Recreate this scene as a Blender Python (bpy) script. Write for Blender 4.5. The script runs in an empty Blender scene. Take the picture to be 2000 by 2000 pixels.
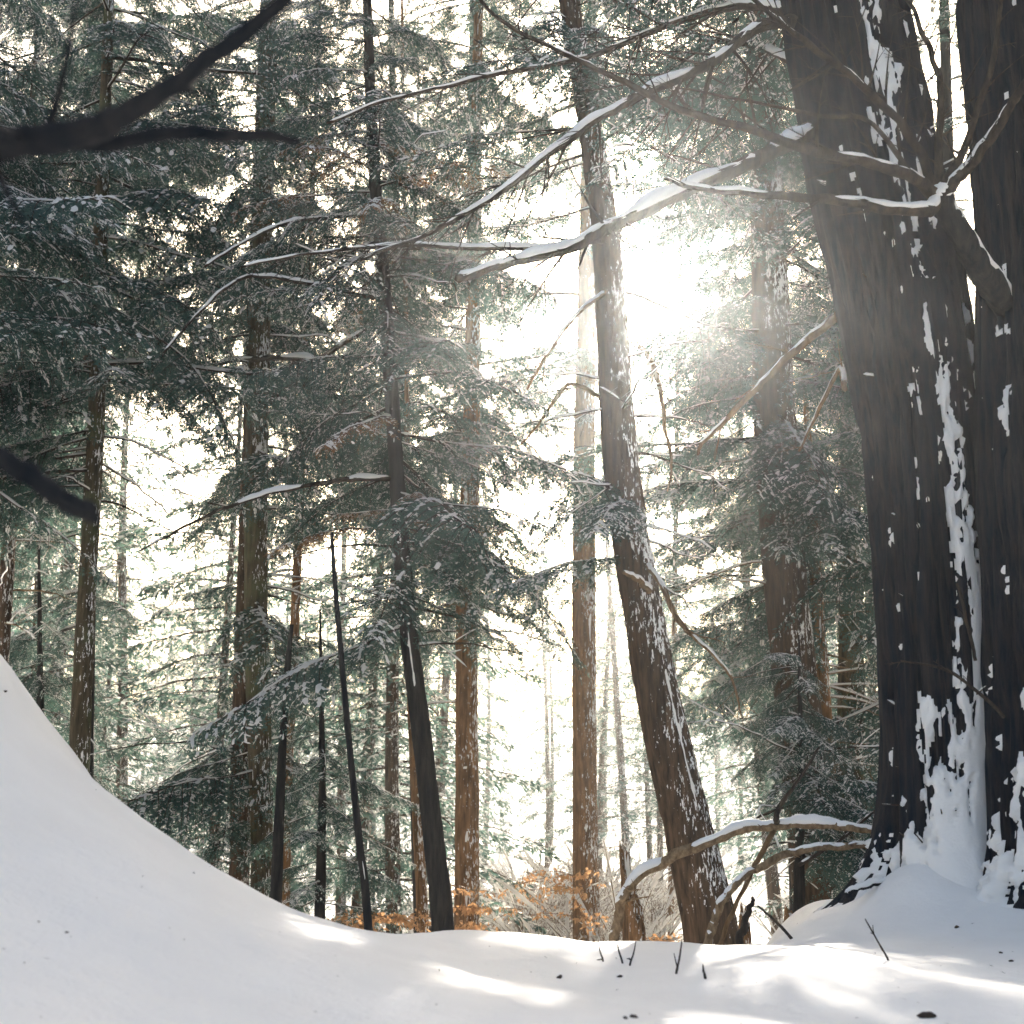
import bpy, math, random
import numpy as np
from mathutils import Vector, Matrix, Euler

R = math.radians
rng = random.Random(11)
nrg = np.random.default_rng(5)

# ------------------------------------------------------------------ camera
F = 2667.0                       # focal length in photograph pixels (2000 px wide)
PITCH = R(12.7)
CAMZ = 0.45
scene = bpy.context.scene
col = scene.collection
cam_d = bpy.data.cameras.new('camera')
cam = bpy.data.objects.new('camera', cam_d)
col.objects.link(cam)
cam_d.sensor_width = 36.0
cam_d.lens = 36.0 * F / 2000.0
cam_d.clip_start = 0.05
cam_d.clip_end = 2000
cam.location = (0, 0, CAMZ)
cam.rotation_euler = (math.pi / 2 + PITCH, 0, 0)
cam_d.dof.use_dof = True
cam_d.dof.focus_distance = 9.0
cam_d.dof.aperture_fstop = 5.0
scene.camera = cam


def ray(px, py):
    xc, yc = (px - 1000) / F, (1000 - py) / F
    return np.array([xc, math.cos(PITCH) - math.sin(PITCH) * yc, math.sin(PITCH) + math.cos(PITCH) * yc])


def at(px, py, d):
    """point on the photograph's line of sight px,py at the distance d in front of the camera, and its depth"""
    v = ray(px, py)
    t = d / v[1]
    return np.array([0, 0, CAMZ]) + v * t, t


def project(p):
    q = np.asarray(p, float) - np.array([0, 0, CAMZ])
    dep = q[..., 1] * math.cos(PITCH) + q[..., 2] * math.sin(PITCH)
    up = -q[..., 1] * math.sin(PITCH) + q[..., 2] * math.cos(PITCH)
    dep = np.maximum(dep, 0.05)
    return 1000 + F * q[..., 0] / dep, 1000 - F * up / dep


# ------------------------------------------------------------------ sun, sky, exposure
sv = ray(1238, 588)
SUN = sv / np.linalg.norm(sv)
sun_el = math.asin(SUN[2])
sun_az = math.atan2(SUN[0], SUN[1])
ld = bpy.data.lights.new('sun', 'SUN')
ld.energy = 4.8
ld.angle = R(0.6)
ld.color = (1.0, 0.90, 0.76)
lo = bpy.data.objects.new('sun', ld)
col.objects.link(lo)
lo.location = (0, 0, 30)
lo.rotation_euler = Vector(SUN).to_track_quat('Z', 'Y').to_euler()
world = bpy.data.worlds.new('World')
scene.world = world
world.use_nodes = True
wn = world.node_tree
bg = wn.nodes['Background']
sky = wn.nodes.new('ShaderNodeTexSky')
sky.sky_type = 'NISHITA'
sky.sun_disc = False
sky.sun_elevation = sun_el
sky.sun_rotation = sun_az
sky.air_density = 1.0
sky.dust_density = 10.0
sky.ozone_density = 0.3
wn.links.new(sky.outputs[0], bg.inputs[0])
bg.inputs[1].default_value = 0.15

vs = scene.view_settings
vs.view_transform = 'Standard'
vs.look = 'None'
vs.gamma = 1.0
vs.use_curve_mapping = False
vs.exposure = 1.63

cy = scene.cycles
cy.use_denoising = True
cy.denoiser = 'OPENIMAGEDENOISE'
cy.max_bounces = 5
cy.diffuse_bounces = 3
cy.glossy_bounces = 1
cy.transmission_bounces = 3
cy.transparent_max_bounces = 4
cy.volume_bounces = 0
cy.sample_clamp_indirect = 6.0
cy.use_adaptive_sampling = False
cy.caustics_reflective = False
cy.caustics_refractive = False


# ------------------------------------------------------------------ numpy noise
def _hash(ix, iy, iz, seed):
    h = (ix.astype(np.int64) * 374761393 + iy.astype(np.int64) * 668265263 + iz.astype(np.int64) * 2147483647 + seed * 974711) & 0xFFFFFFFF
    h = ((h ^ (h >> 13)) * 1274126177) & 0xFFFFFFFF
    h = ((h ^ (h >> 16)) * 2246822519) & 0xFFFFFFFF
    return ((h ^ (h >> 15)) & 0xFFFFFF) / float(0xFFFFFF)


def vnoise(x, y, z, seed=0):
    x, y, z = np.broadcast_arrays(np.asarray(x, float), np.asarray(y, float), np.asarray(z, float))
    ix, iy, iz = np.floor(x), np.floor(y), np.floor(z)
    fx, fy, fz = x - ix, y - iy, z - iz
    fx, fy, fz = [f * f * (3 - 2 * f) for f in (fx, fy, fz)]
    ix, iy, iz = ix.astype(np.int64), iy.astype(np.int64), iz.astype(np.int64)
    r = 0
    for a in (0, 1):
        for b in (0, 1):
            for c in (0, 1):
                w = (fx if a else 1 - fx) * (fy if b else 1 - fy) * (fz if c else 1 - fz)
                r = r + w * _hash(ix + a, iy + b, iz + c, seed)
    return r * 2 - 1


def fbm(x, y, z, seed=0, octv=3):
    r, a, f, t = 0, 1.0, 1.0, 0
    for k in range(octv):
        r = r + a * vnoise(np.asarray(x) * f, np.asarray(y) * f, np.asarray(z) * f, seed + k * 17)
        t += a
        a *= 0.5
        f *= 2.03
    return r / t


def sstep(a, b, x):
    t = np.clip((np.asarray(x, float) - a) / (b - a), 0, 1)
    return t * t * (3 - 2 * t)


# ------------------------------------------------------------------ materials
def nodemat(name):
    m = bpy.data.materials.new(name)
    m.use_nodes = True
    nt = m.node_tree
    for n in list(nt.nodes):
        nt.nodes.remove(n)
    out = nt.nodes.new('ShaderNodeOutputMaterial')
    return m, nt, out


def ramp(nt, src, stops):
    r = nt.nodes.new('ShaderNodeValToRGB')
    e = r.color_ramp.elements
    while len(e) < len(stops):
        e.new(0.5)
    for k, (p, c) in enumerate(stops):
        e[k].position = p
        e[k].color = (*c, 1) if len(c) == 3 else c
    nt.links.new(src, r.inputs[0])
    return r


def noise_node(nt, scale, detail=3, coord='Object', stretch=(1, 1, 1), rough=0.55):
    tc = nt.nodes.new('ShaderNodeTexCoord')
    mp = nt.nodes.new('ShaderNodeMapping')
    mp.inputs['Scale'].default_value = stretch
    nt.links.new(tc.outputs[coord], mp.inputs[0])
    n = nt.nodes.new('ShaderNodeTexNoise')
    n.inputs['Scale'].default_value = scale
    n.inputs['Detail'].default_value = detail
    n.inputs['Roughness'].default_value = rough
    nt.links.new(mp.outputs[0], n.inputs['Vector'])
    return n


def snow_material(name, bump=0.25, scale=60, trans=0.0):
    m, nt, out = nodemat(name)
    p = nt.nodes.new('ShaderNodeBsdfPrincipled')
    n = noise_node(nt, 3.0, 4)
    rp = ramp(nt, n.outputs[0], [(0.3, (0.885, 0.872, 0.850)), (0.7, (0.93, 0.918, 0.895))])
    nt.links.new(rp.outputs[0], p.inputs['Base Color'])
    p.inputs['Roughness'].default_value = 0.65
    p.inputs['Specular IOR Level'].default_value = 0.25
    f = noise_node(nt, scale, 5, rough=0.7)
    b = nt.nodes.new('ShaderNodeBump')
    b.inputs['Strength'].default_value = bump
    f2 = noise_node(nt, 9.0, 3)
    b2 = nt.nodes.new('ShaderNodeBump')
    b2.inputs['Strength'].default_value = 0.35
    b2.inputs['Distance'].default_value = 0.03
    nt.links.new(f2.outputs[0], b2.inputs['Height'])
    nt.links.new(b2.outputs[0], b.inputs['Normal'])
    b.inputs['Distance'].default_value = 0.01
    nt.links.new(f.outputs[0], b.inputs['Height'])
    nt.links.new(b.outputs[0], p.inputs['Normal'])
    if trans > 0:
        t = nt.nodes.new('ShaderNodeBsdfTranslucent')
        t.inputs[0].default_value = (0.90, 0.90, 0.88, 1)
        mx = nt.nodes.new('ShaderNodeMixShader')
        mx.inputs[0].default_value = trans
        nt.links.new(p.outputs[0], mx.inputs[1])
        nt.links.new(t.outputs[0], mx.inputs[2])
        nt.links.new(mx.outputs[0], out.inputs[0])
    else:
        nt.links.new(p.outputs[0], out.inputs[0])
    return m


def bark_material(name, dark, light, flecks=0.0, stretch=0.12, scale=26, moss=0.0):
    m, nt, out = nodemat(name)
    p = nt.nodes.new('ShaderNodeBsdfPrincipled')
    n = noise_node(nt, scale, 4, stretch=(1, 1, stretch), rough=0.65)
    rp = ramp(nt, n.outputs[0], [(0.34, dark), (0.52, tuple((a + b) / 2 for a, b in zip(dark, light))), (0.68, light)])
    src = rp.outputs[0]
    if moss > 0:
        n3 = noise_node(nt, 3.2, 4)
        r3 = ramp(nt, n3.outputs[0], [(0.5, (0, 0, 0)), (0.62, (moss,) * 3)])
        mx = nt.nodes.new('ShaderNodeMix')
        mx.data_type = 'RGBA'
        nt.links.new(r3.outputs[0], mx.inputs['Factor'])
        nt.links.new(src, mx.inputs[6])
        mx.inputs[7].default_value = (0.10, 0.12, 0.06, 1)
        src = mx.outputs[2]
    if flecks > 0:
        n2 = noise_node(nt, 48, 3, stretch=(1, 1, 0.3), rough=0.7)
        n4 = noise_node(nt, 2.2, 2)
        ad = nt.nodes.new('ShaderNodeMath')
        ad.operation = 'ADD'
        # blown on to the side that faced the wind
        gn = nt.nodes.new('ShaderNodeNewGeometry')
        dp = nt.nodes.new('ShaderNodeVectorMath')
        dp.operation = 'DOT_PRODUCT'
        dp.inputs[1].default_value = (0.75, -0.6, 0.2)
        nt.links.new(gn.outputs['True Normal'], dp.inputs[0])
        wd = nt.nodes.new('ShaderNodeMath')
        wd.operation = 'MULTIPLY_ADD'
        nt.links.new(dp.outputs['Value'], wd.inputs[0])
        wd.inputs[1].default_value = 0.16
        nt.links.new(n2.outputs[0], wd.inputs[2])
        nt.links.new(wd.outputs[0], ad.inputs[0])
        ml = nt.nodes.new('ShaderNodeMath')
        ml.operation = 'MULTIPLY'
        ml.inputs[1].default_value = 0.5
        nt.links.new(n4.outputs[0], ml.inputs[0])
        nt.links.new(ml.outputs[0], ad.inputs[1])
        r2 = ramp(nt, ad.outputs[0], [(1.06 - flecks * 0.2, (0, 0, 0)), (1.09 - flecks * 0.2, (1, 1, 1))])
        mx = nt.nodes.new('ShaderNodeMix')
        mx.data_type = 'RGBA'
        nt.links.new(r2.outputs[0], mx.inputs['Factor'])
        nt.links.new(src, mx.inputs[6])
        mx.inputs[7].default_value = (0.85, 0.85, 0.84, 1)
        src = mx.outputs[2]
    nt.links.new(src, p.inputs['Base Color'])
    p.inputs['Roughness'].default_value = 0.9
    p.inputs['Specular IOR Level'].default_value = 0.15
    b = nt.nodes.new('ShaderNodeBump')
    b.inputs['Strength'].default_value = 0.9
    b.inputs['Distance'].default_value = 0.02
    nt.links.new(n.outputs[0], b.inputs['Height'])
    nt.links.new(b.outputs[0], p.inputs['Normal'])
    nt.links.new(p.outputs[0], out.inputs[0])
    return m


def leaf_material(name, c1, c2, trans, tcol):
    m, nt, out = nodemat(name)
    oi = nt.nodes.new('ShaderNodeObjectInfo')
    n = noise_node(nt, 1.6, 3, rough=0.7)
    ad = nt.nodes.new('ShaderNodeMath')
    ad.operation = 'MULTIPLY_ADD'
    nt.links.new(oi.outputs['Random'], ad.inputs[0])
    ad.inputs[1].default_value = 0.3
    nt.links.new(n.outputs[0], ad.inputs[2])
    rp = ramp(nt, ad.outputs[0], [(0.4, c1), (0.85, c2)])
    d = nt.nodes.new('ShaderNodeBsdfPrincipled')
    d.inputs['Roughness'].default_value = 0.55
    d.inputs['Specular IOR Level'].default_value = 0.3
    nt.links.new(rp.outputs[0], d.inputs['Base Color'])
    t = nt.nodes.new('ShaderNodeBsdfTranslucent')
    t.inputs[0].default_value = (*tcol, 1)
    mx = nt.nodes.new('ShaderNodeMixShader')
    mx.inputs[0].default_value = trans
    nt.links.new(d.outputs[0], mx.inputs[1])
    nt.links.new(t.outputs[0], mx.inputs[2])
    nt.links.new(mx.outputs[0], out.inputs[0])
    return m


M = dict(
    snow=snow_material('snow', 0.4, 70),
    snow_cap=snow_material('snow_cap', 0.35, 70),
    snow_dab=snow_material('snow_dab', 0.2, 70, 0.42),
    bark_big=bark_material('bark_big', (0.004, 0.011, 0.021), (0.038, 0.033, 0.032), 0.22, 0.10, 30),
    bark_dark=bark_material('bark_dark', (0.012, 0.015, 0.019), (0.050, 0.045, 0.042), 0.30),
    bark_brown=bark_material('bark_brown', (0.030, 0.023, 0.019), (0.13, 0.085, 0.056), 0.52),
    bark_tan_sunglow=bark_material('bark_tan_sunglow', (0.095, 0.055, 0.028), (0.34, 0.19, 0.095), 0.5),  # orange sun glow put into the bark colour; tan stumps share it
    bark_moss=bark_material('bark_moss', (0.035, 0.030, 0.022), (0.14, 0.11, 0.07), 0.45, moss=0.6),
    twig=bark_material('twig', (0.022, 0.021, 0.021), (0.085, 0.064, 0.048)),
    limb_pale=bark_material('limb_pale', (0.13, 0.085, 0.05), (0.36, 0.26, 0.16), 0.0, 0.5, 40),
    twig_warm=bark_material('twig_warm', (0.09, 0.055, 0.03), (0.24, 0.16, 0.09)),
    near=bark_material('near_bark', (0.008, 0.012, 0.018), (0.030, 0.030, 0.032)),
    needle=leaf_material('needle', (0.013, 0.043, 0.056), (0.042, 0.094, 0.093), 0.46, (0.12, 0.21, 0.17)),
    brown_leaf=leaf_material('brown_needle', (0.13, 0.075, 0.04), (0.24, 0.14, 0.07), 0.4, (0.35, 0.18, 0.07)),
    beech=leaf_material('beech_leaf', (0.38, 0.22, 0.12), (0.52, 0.33, 0.18), 0.5, (0.62, 0.36, 0.18)),
)


# ------------------------------------------------------------------ mesh builder
class MB:
    def __init__(s):
        s.v, s.q, s.n = [], [], 0

    def add(s, verts, faces):
        verts = np.asarray(verts, float).reshape(-1, 3)
        faces = np.asarray(faces, np.int64)
        s.v.append(verts)
        s.q.append(faces + s.n)
        s.n += len(verts)

    def arrays(s):
        return np.concatenate(s.v), s.q

    def mesh(s, name, mat, origin=(0, 0, 0), smooth=True):
        me = bpy.data.meshes.new(name)
        if s.n:
            V = np.concatenate(s.v) - np.asarray(origin, float)
            Q4 = [q for q in s.q if q.shape[1] == 4]
            Q3 = [q for q in s.q if q.shape[1] == 3]
            loops, starts, pos = [], [], 0
            for grp, k in ((Q4, 4), (Q3, 3)):
                if grp:
                    a = np.concatenate(grp)
                    loops.append(a.ravel())
                    starts.append(pos + np.arange(len(a)) * k)
                    pos += a.size
            L = np.concatenate(loops)
            S = np.concatenate(starts)
            me.vertices.add(len(V))
            me.vertices.foreach_set('co', V.ravel().astype(np.float32))
            me.loops.add(len(L))
            me.loops.foreach_set('vertex_index', L.astype(np.int32))
            me.polygons.add(len(S))
            me.polygons.foreach_set('loop_start', S.astype(np.int32))
            me.polygons.foreach_set('use_smooth', np.full(len(S), smooth, dtype=bool))
            me.update(calc_edges=True)
        me.materials.append(mat)
        return me

    def build(s, name, mat, parent=None, origin=(0, 0, 0), smooth=True):
        return link(name, s.mesh(name, mat, origin, smooth), parent)


def link(name, data, parent=None):
    o = bpy.data.objects.new(name, data)
    col.objects.link(o)
    if parent is not None:
        o.parent = parent
    return o


def tag(o, label=None, cat=None, group=None, kind=None):
    for k, v in (('label', label), ('category', cat), ('group', group), ('kind', kind)):
        if v:
            o[k] = v
    return o


def thing(name, label, cat, loc, group=None):
    e = bpy.data.objects.new(name, None)
    e.empty_display_size = 0.2
    col.objects.link(e)
    e.location = loc
    return tag(e, label, cat, group)


def catmull(P, n):
    P = np.asarray(P, float)
    if len(P) == 2:
        t = np.linspace(0, 1, n)[:, None]
        return P[0] * (1 - t) + P[1] * t
    E = np.vstack([2 * P[0] - P[1], P, 2 * P[-1] - P[-2]])
    seg = len(P) - 1
    t = np.linspace(0, seg, n)
    i = np.minimum(t.astype(int), seg - 1)
    u = (t - i)[:, None]
    a, b, c, d = E[i], E[i + 1], E[i + 2], E[i + 3]
    return 0.5 * (2 * b + (c - a) * u + (2 * a - 5 * b + 4 * c - d) * u ** 2 + (3 * b - a - 3 * c + d) * u ** 3)


def frames(P):
    T = np.gradient(P, axis=0)
    T /= np.linalg.norm(T, axis=1)[:, None] + 1e-9
    ref = np.array([0, 0, 1.0]) if abs(T[0][2]) < 0.8 else np.array([0, 1.0, 0])
    A = np.zeros_like(P)
    B = np.zeros_like(P)
    for k in range(len(P)):
        a = ref - T[k] * ref.dot(T[k])
        a /= np.linalg.norm(a) + 1e-9
        A[k] = a
        B[k] = np.cross(T[k], a)
        ref = a
    return T, A, B


def gridfaces(nr, ns, wrap=True):
    i = np.arange(nr - 1)[:, None]
    j = np.arange(ns if wrap else ns - 1)[None, :]
    j2 = (j + 1) % ns
    return np.stack([i * ns + j, i * ns + j2, (i + 1) * ns + j2, (i + 1) * ns + j], -1).reshape(-1, 4)


def tube(mb, P, r, segs=6, rough=0.0, seed=0):
    P = np.asarray(P, float)
    r = np.asarray(r, float)
    T, A, B = frames(P)
    th = np.linspace(0, 2 * np.pi, segs, endpoint=False)
    rr = r[:, None] * np.ones(segs)[None]
    if rough:
        rr = rr * (1 + rough * vnoise(np.arange(len(P))[:, None] * 0.9, np.cos(th)[None] * 2, np.sin(th)[None] * 2, seed))
    V = P[:, None] + rr[..., None] * (np.cos(th)[None, :, None] * A[:, None] + np.sin(th)[None, :, None] * B[:, None])
    nv = V.reshape(-1, 3)
    tip0, tip1 = len(nv), len(nv) + 1
    nv = np.vstack([nv, P[0] - T[0] * r[0] * 0.3, P[-1] + T[-1] * r[-1] * 0.8])
    base = mb.n
    mb.add(nv, gridfaces(len(P), segs))
    j = np.arange(segs)
    o = (len(P) - 1) * segs
    caps = np.vstack([np.stack([np.full(segs, tip0), (j + 1) % segs, j], 1), np.stack([np.full(segs, tip1), o + j, o + (j + 1) % segs], 1)])
    mb.q.append(caps + base)


def snow_on(mb, P, r, amount=1.0, seed=0, freq=1.3, minh=0.004):
    """a cap of snow lying along the upper side of a limb"""
    P = np.asarray(P, float)
    r = np.asarray(r, float)
    n = len(P)
    T = np.gradient(P, axis=0)
    T /= np.linalg.norm(T, axis=1)[:, None] + 1e-9
    up = np.array([0, 0, 1.0])
    side = np.cross(T, up)
    hz = np.linalg.norm(side, axis=1)
    side /= hz[:, None] + 1e-9
    s = np.concatenate([[0], np.cumsum(np.linalg.norm(np.diff(P, axis=0), axis=1))])
    nz = fbm(s * freq * 3, seed * 1.7, 0.3, seed, 3)
    h = amount * (0.42 * r + 0.004) * np.clip(0.62 + 1.7 * nz, 0, 1.9) * sstep(0.25, 0.7, hz)
    h[0] = h[-1] = 0
    w = (0.92 * r + 0.25 * h) * sstep(0, minh, h)
    ph = np.linspace(-0.25, math.pi + 0.25, 7)
    upv = up[None] - T * T[:, 2:3]
    upv /= np.linalg.norm(upv, axis=1)[:, None] + 1e-9
    ht = np.where(h > minh, r * 0.55 + h * 1.0, r * 0.2)
    jit = 1 + 0.12 * vnoise(s[:, None] * 25, ph[None] * 2, 0, seed + 3)
    V = P[:, None] + side[:, None] * (np.cos(ph)[None] * w[:, None] * jit)[..., None] \
        + upv[:, None] * (r[:, None] * 0.35 + np.sin(ph)[None] * ht[:, None] * jit)[..., None]
    mb.add(V.reshape(-1, 3), gridfaces(n, 7, True))


# ------------------------------------------------------------------ terrain
CR_X = np.array([-2.4, -2.0, -1.85, -1.7, -1.53, -1.33, -1.13, -0.94, -0.75, -0.60, -0.38, -0.1, 0.4, 1.05])
CR_P = [(-250, 1060), (-60, 1205), (0, 1258), (60, 1335), (130, 1425), (210, 1515), (300, 1592), (400, 1662), (500, 1722), (600, 1776), (690, 1806), (800, 1820), (950, 1828), (1200, 1832)]
_c = np.array([at(px, py, 5.0)[0] for px, py in CR_P])
CX = np.concatenate([[-60, -12, -5], _c[:, 0], [40]])
CZ = np.concatenate([[3.4, 3.0, 2.2], _c[:, 2], [_c[-1, 2]]])
CZ = np.array([3.473, 3.073, 2.273, 1.532, 1.253, 1.152, 0.975, 0.799, 0.654, 0.523, 0.4, 0.298, 0.189, 0.122, 0.065, 0.0, -0.055, -0.06])


def H(x, y):
    x = np.asarray(x, float)
    y = np.asarray(y, float)
    crest = np.interp(x, CX, CZ)
    s = sstep(1.2, 5.0, y) ** 1.0
    fall0 = 5.9 + 2.3 * sstep(1.2, 1.95, x) + 1.2 * sstep(-0.8, -2.5, x)
    f = sstep(fall0, fall0 + 7.5, y)
    z = crest * s * (1 - sstep(9.0, 16.0, y) * sstep(0.3, 1.2, crest) * 0.6)
    z = z - 2.1 * f - 0.36 * sstep(-.02, .3, crest) * np.logaddexp(0, (np.clip(y, 0, 9.5) - 4.75) * 5) / 5
    # far bank closing the valley
    z = z + 15.0 * sstep(48, 190, y) + 5 * sstep(30, 130, np.abs(x)) * sstep(10, 60, y)
    # rolling drifts
    near = 1 - sstep(6, 10, y)
    z = z + 0.035 * fbm(x * 0.8, y * 0.8, 0.5, 3, 2) * near + 0.35 * fbm(x * 0.07, y * 0.07, 1.5, 9, 3) * (1 - near)
    z = z + 0.014 * fbm(x * 3.1, y * 2.2, 2.5, 21, 2) * near + 0.0035 * fbm(x * 11, y * 9, 4.5, 27, 2) * near
    # low swell of the near bank that runs towards the right, and drifts beyond it
    z = z + 0.022 * np.exp(-((y - 3.4 + 0.55 * (x + 0.2)) / 0.55) ** 2) * (1 - sstep(0.3, 1.0, x)) * sstep(-1.6, -0.6, x)
    z = z + 0.05 * np.exp(-(((x - 0.95) / 0.45) ** 2 + ((y - 4.6) / 0.35) ** 2))
    z = z + 0.05 * np.exp(-(((x - 1.55) / 0.5) ** 2 + ((y - 3.9) / 0.35) ** 2))
    # snow heaped round the roots of the twin trunks
    z = z + 0.17 * np.exp(-(((x - 2.25) / 0.55) ** 2 + ((y - 6.9) / 0.6) ** 2))
    z = z + 0.16 * np.exp(-(((x - 1.98) / 0.24) ** 2 + ((y - 6.95) / 0.35) ** 2))
    return z


def hz(x, y):
    return float(H(np.array([x]), np.array([y]))[0])


gx = np.unique(np.concatenate([np.linspace(-4, 4, 201), np.linspace(-14, 14, 113), np.linspace(-150, 150, 151)]))
gy = np.unique(np.concatenate([np.linspace(0.5, 9, 213), np.linspace(-30, 30, 161), np.linspace(-30, 260, 117)]))
X, Y = np.meshgrid(gx, gy)
Z = H(X, Y)
g = MB()
g.add(np.stack([X, Y, Z], -1).reshape(-1, 3), gridfaces(len(gy), len(gx), False))
tag(g.build('ground', M['snow']), 'deep smooth snow over the forest floor with a bank at left', kind='structure')

# ------------------------------------------------------------------ where the sun comes through
PATCH = [(1060, 1842), (1240, 1850), (1420, 1880), (1520, 1862), (1600, 1885), (1720, 1893), (1860, 1960), (1960, 1965)]
CORR = []
for px, py in PATCH:
    v = ray(px, py)
    t = np.linspace(2.5, 9, 400)
    pts = np.array([0, 0, CAMZ]) + v[None] * t[:, None]
    dz = pts[:, 2] - H(pts[:, 0], pts[:, 1])
    k = int(np.argmax(dz < 0)) if (dz < 0).any() else 200
    CORR.append(pts[k])
CORR = np.array(CORR)


def in_corridor(p, rad):
    d = np.asarray(p)[None] - CORR
    s = d @ SUN
    perp = np.linalg.norm(d - s[:, None] * SUN[None], axis=1)
    return bool(((s > 0) & (perp < rad)).any())


# openings between the crowns: px, py, rx, ry, chance that a bough there is missing
GAPS = [
    (345, 880, 130, 90, .9), (330, 1090, 120, 70, .9), (330, 1390, 140, 170, .75), (1120, 560, 75, 110, .97),
    (1110, 1030, 110, 140, .92), (1030, 1450, 120, 230, .97), (1330, 520, 90, 90, .8), (1395, 270, 40, 50, .9),
    (1210, 1300, 40, 300, .9), (1400, 1200, 50, 120, .6), (650, 1130, 40, 80, .8), (1640, 1250, 70, 170, .85),
    (1420, 1720, 200, 110, .98), (1110, 1730, 250, 110, .98), (1225, 800, 60, 500, .75), (1300, 1650, 100, 200, .95),
    (250, 1000, 50, 50, .7), (230, 1150, 50, 300, .5), (930, 1500, 70, 330, .8), (800, 1500, 60, 250, .7),
    (600, 1250, 60, 120, .6), (700, 1150, 50, 90, .6), (420, 1250, 60, 100, .6), (640, 1000, 60, 60, .5), (600, 1450, 70, 100, .5),
    (60, 1130, 80, 90, .6), (30, 80, 60, 40, .6),
]


def gap_reject(px, py, r):
    for gx_, gy_, rx, ry, pr in GAPS:
        if ((px - gx_) / rx) ** 2 + ((py - gy_) / ry) ** 2 < 1 and r.random() < pr:
            return True
    return False


# ------------------------------------------------------------------ boughs (shared mesh data)
def quad_leaves(mb, P, D, S, L, W):
    """narrow pointed twiglets of needles: P base, D direction, S side, L length, W width"""
    P, D, S = np.asarray(P), np.asarray(D), np.asarray(S)
    L, W = np.asarray(L)[:, None], np.asarray(W)[:, None]
    V = np.stack([P, P + D * L * .45 + S * W * .5, P + D * L, P + D * L * .45 - S * W * .5], 1)
    n = len(P)
    mb.add(V.reshape(-1, 3), np.arange(n * 4).reshape(n, 4))


def unit(v):
    return v / (np.linalg.norm(v) + 1e-9)


TH6 = np.linspace(0, 2 * np.pi, 6, endpoint=False)


def lump(mb, c, d, l, w, r):
    """small uneven pat of snow lying along direction d"""
    sd = unit(np.cross(d, [0, 0, 1.0]) + 1e-6)
    dd = unit(np.array([d[0], d[1], d[2] * .7]))
    k = nrg.uniform(.6, 1.3, 6)
    ring = c[None] + dd[None] * (np.cos(TH6) * l * k)[:, None] + sd[None] * (np.sin(TH6) * w * k)[:, None]
    top = c + np.array([0, 0, w * r.uniform(.6, 1.1)]) + dd * l * r.uniform(-.3, .3)
    j = np.arange(6)
    mb.add(np.vstack([ring, top]), np.stack([j, (j + 1) % 6, np.full(6, 6)], 1))


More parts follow.
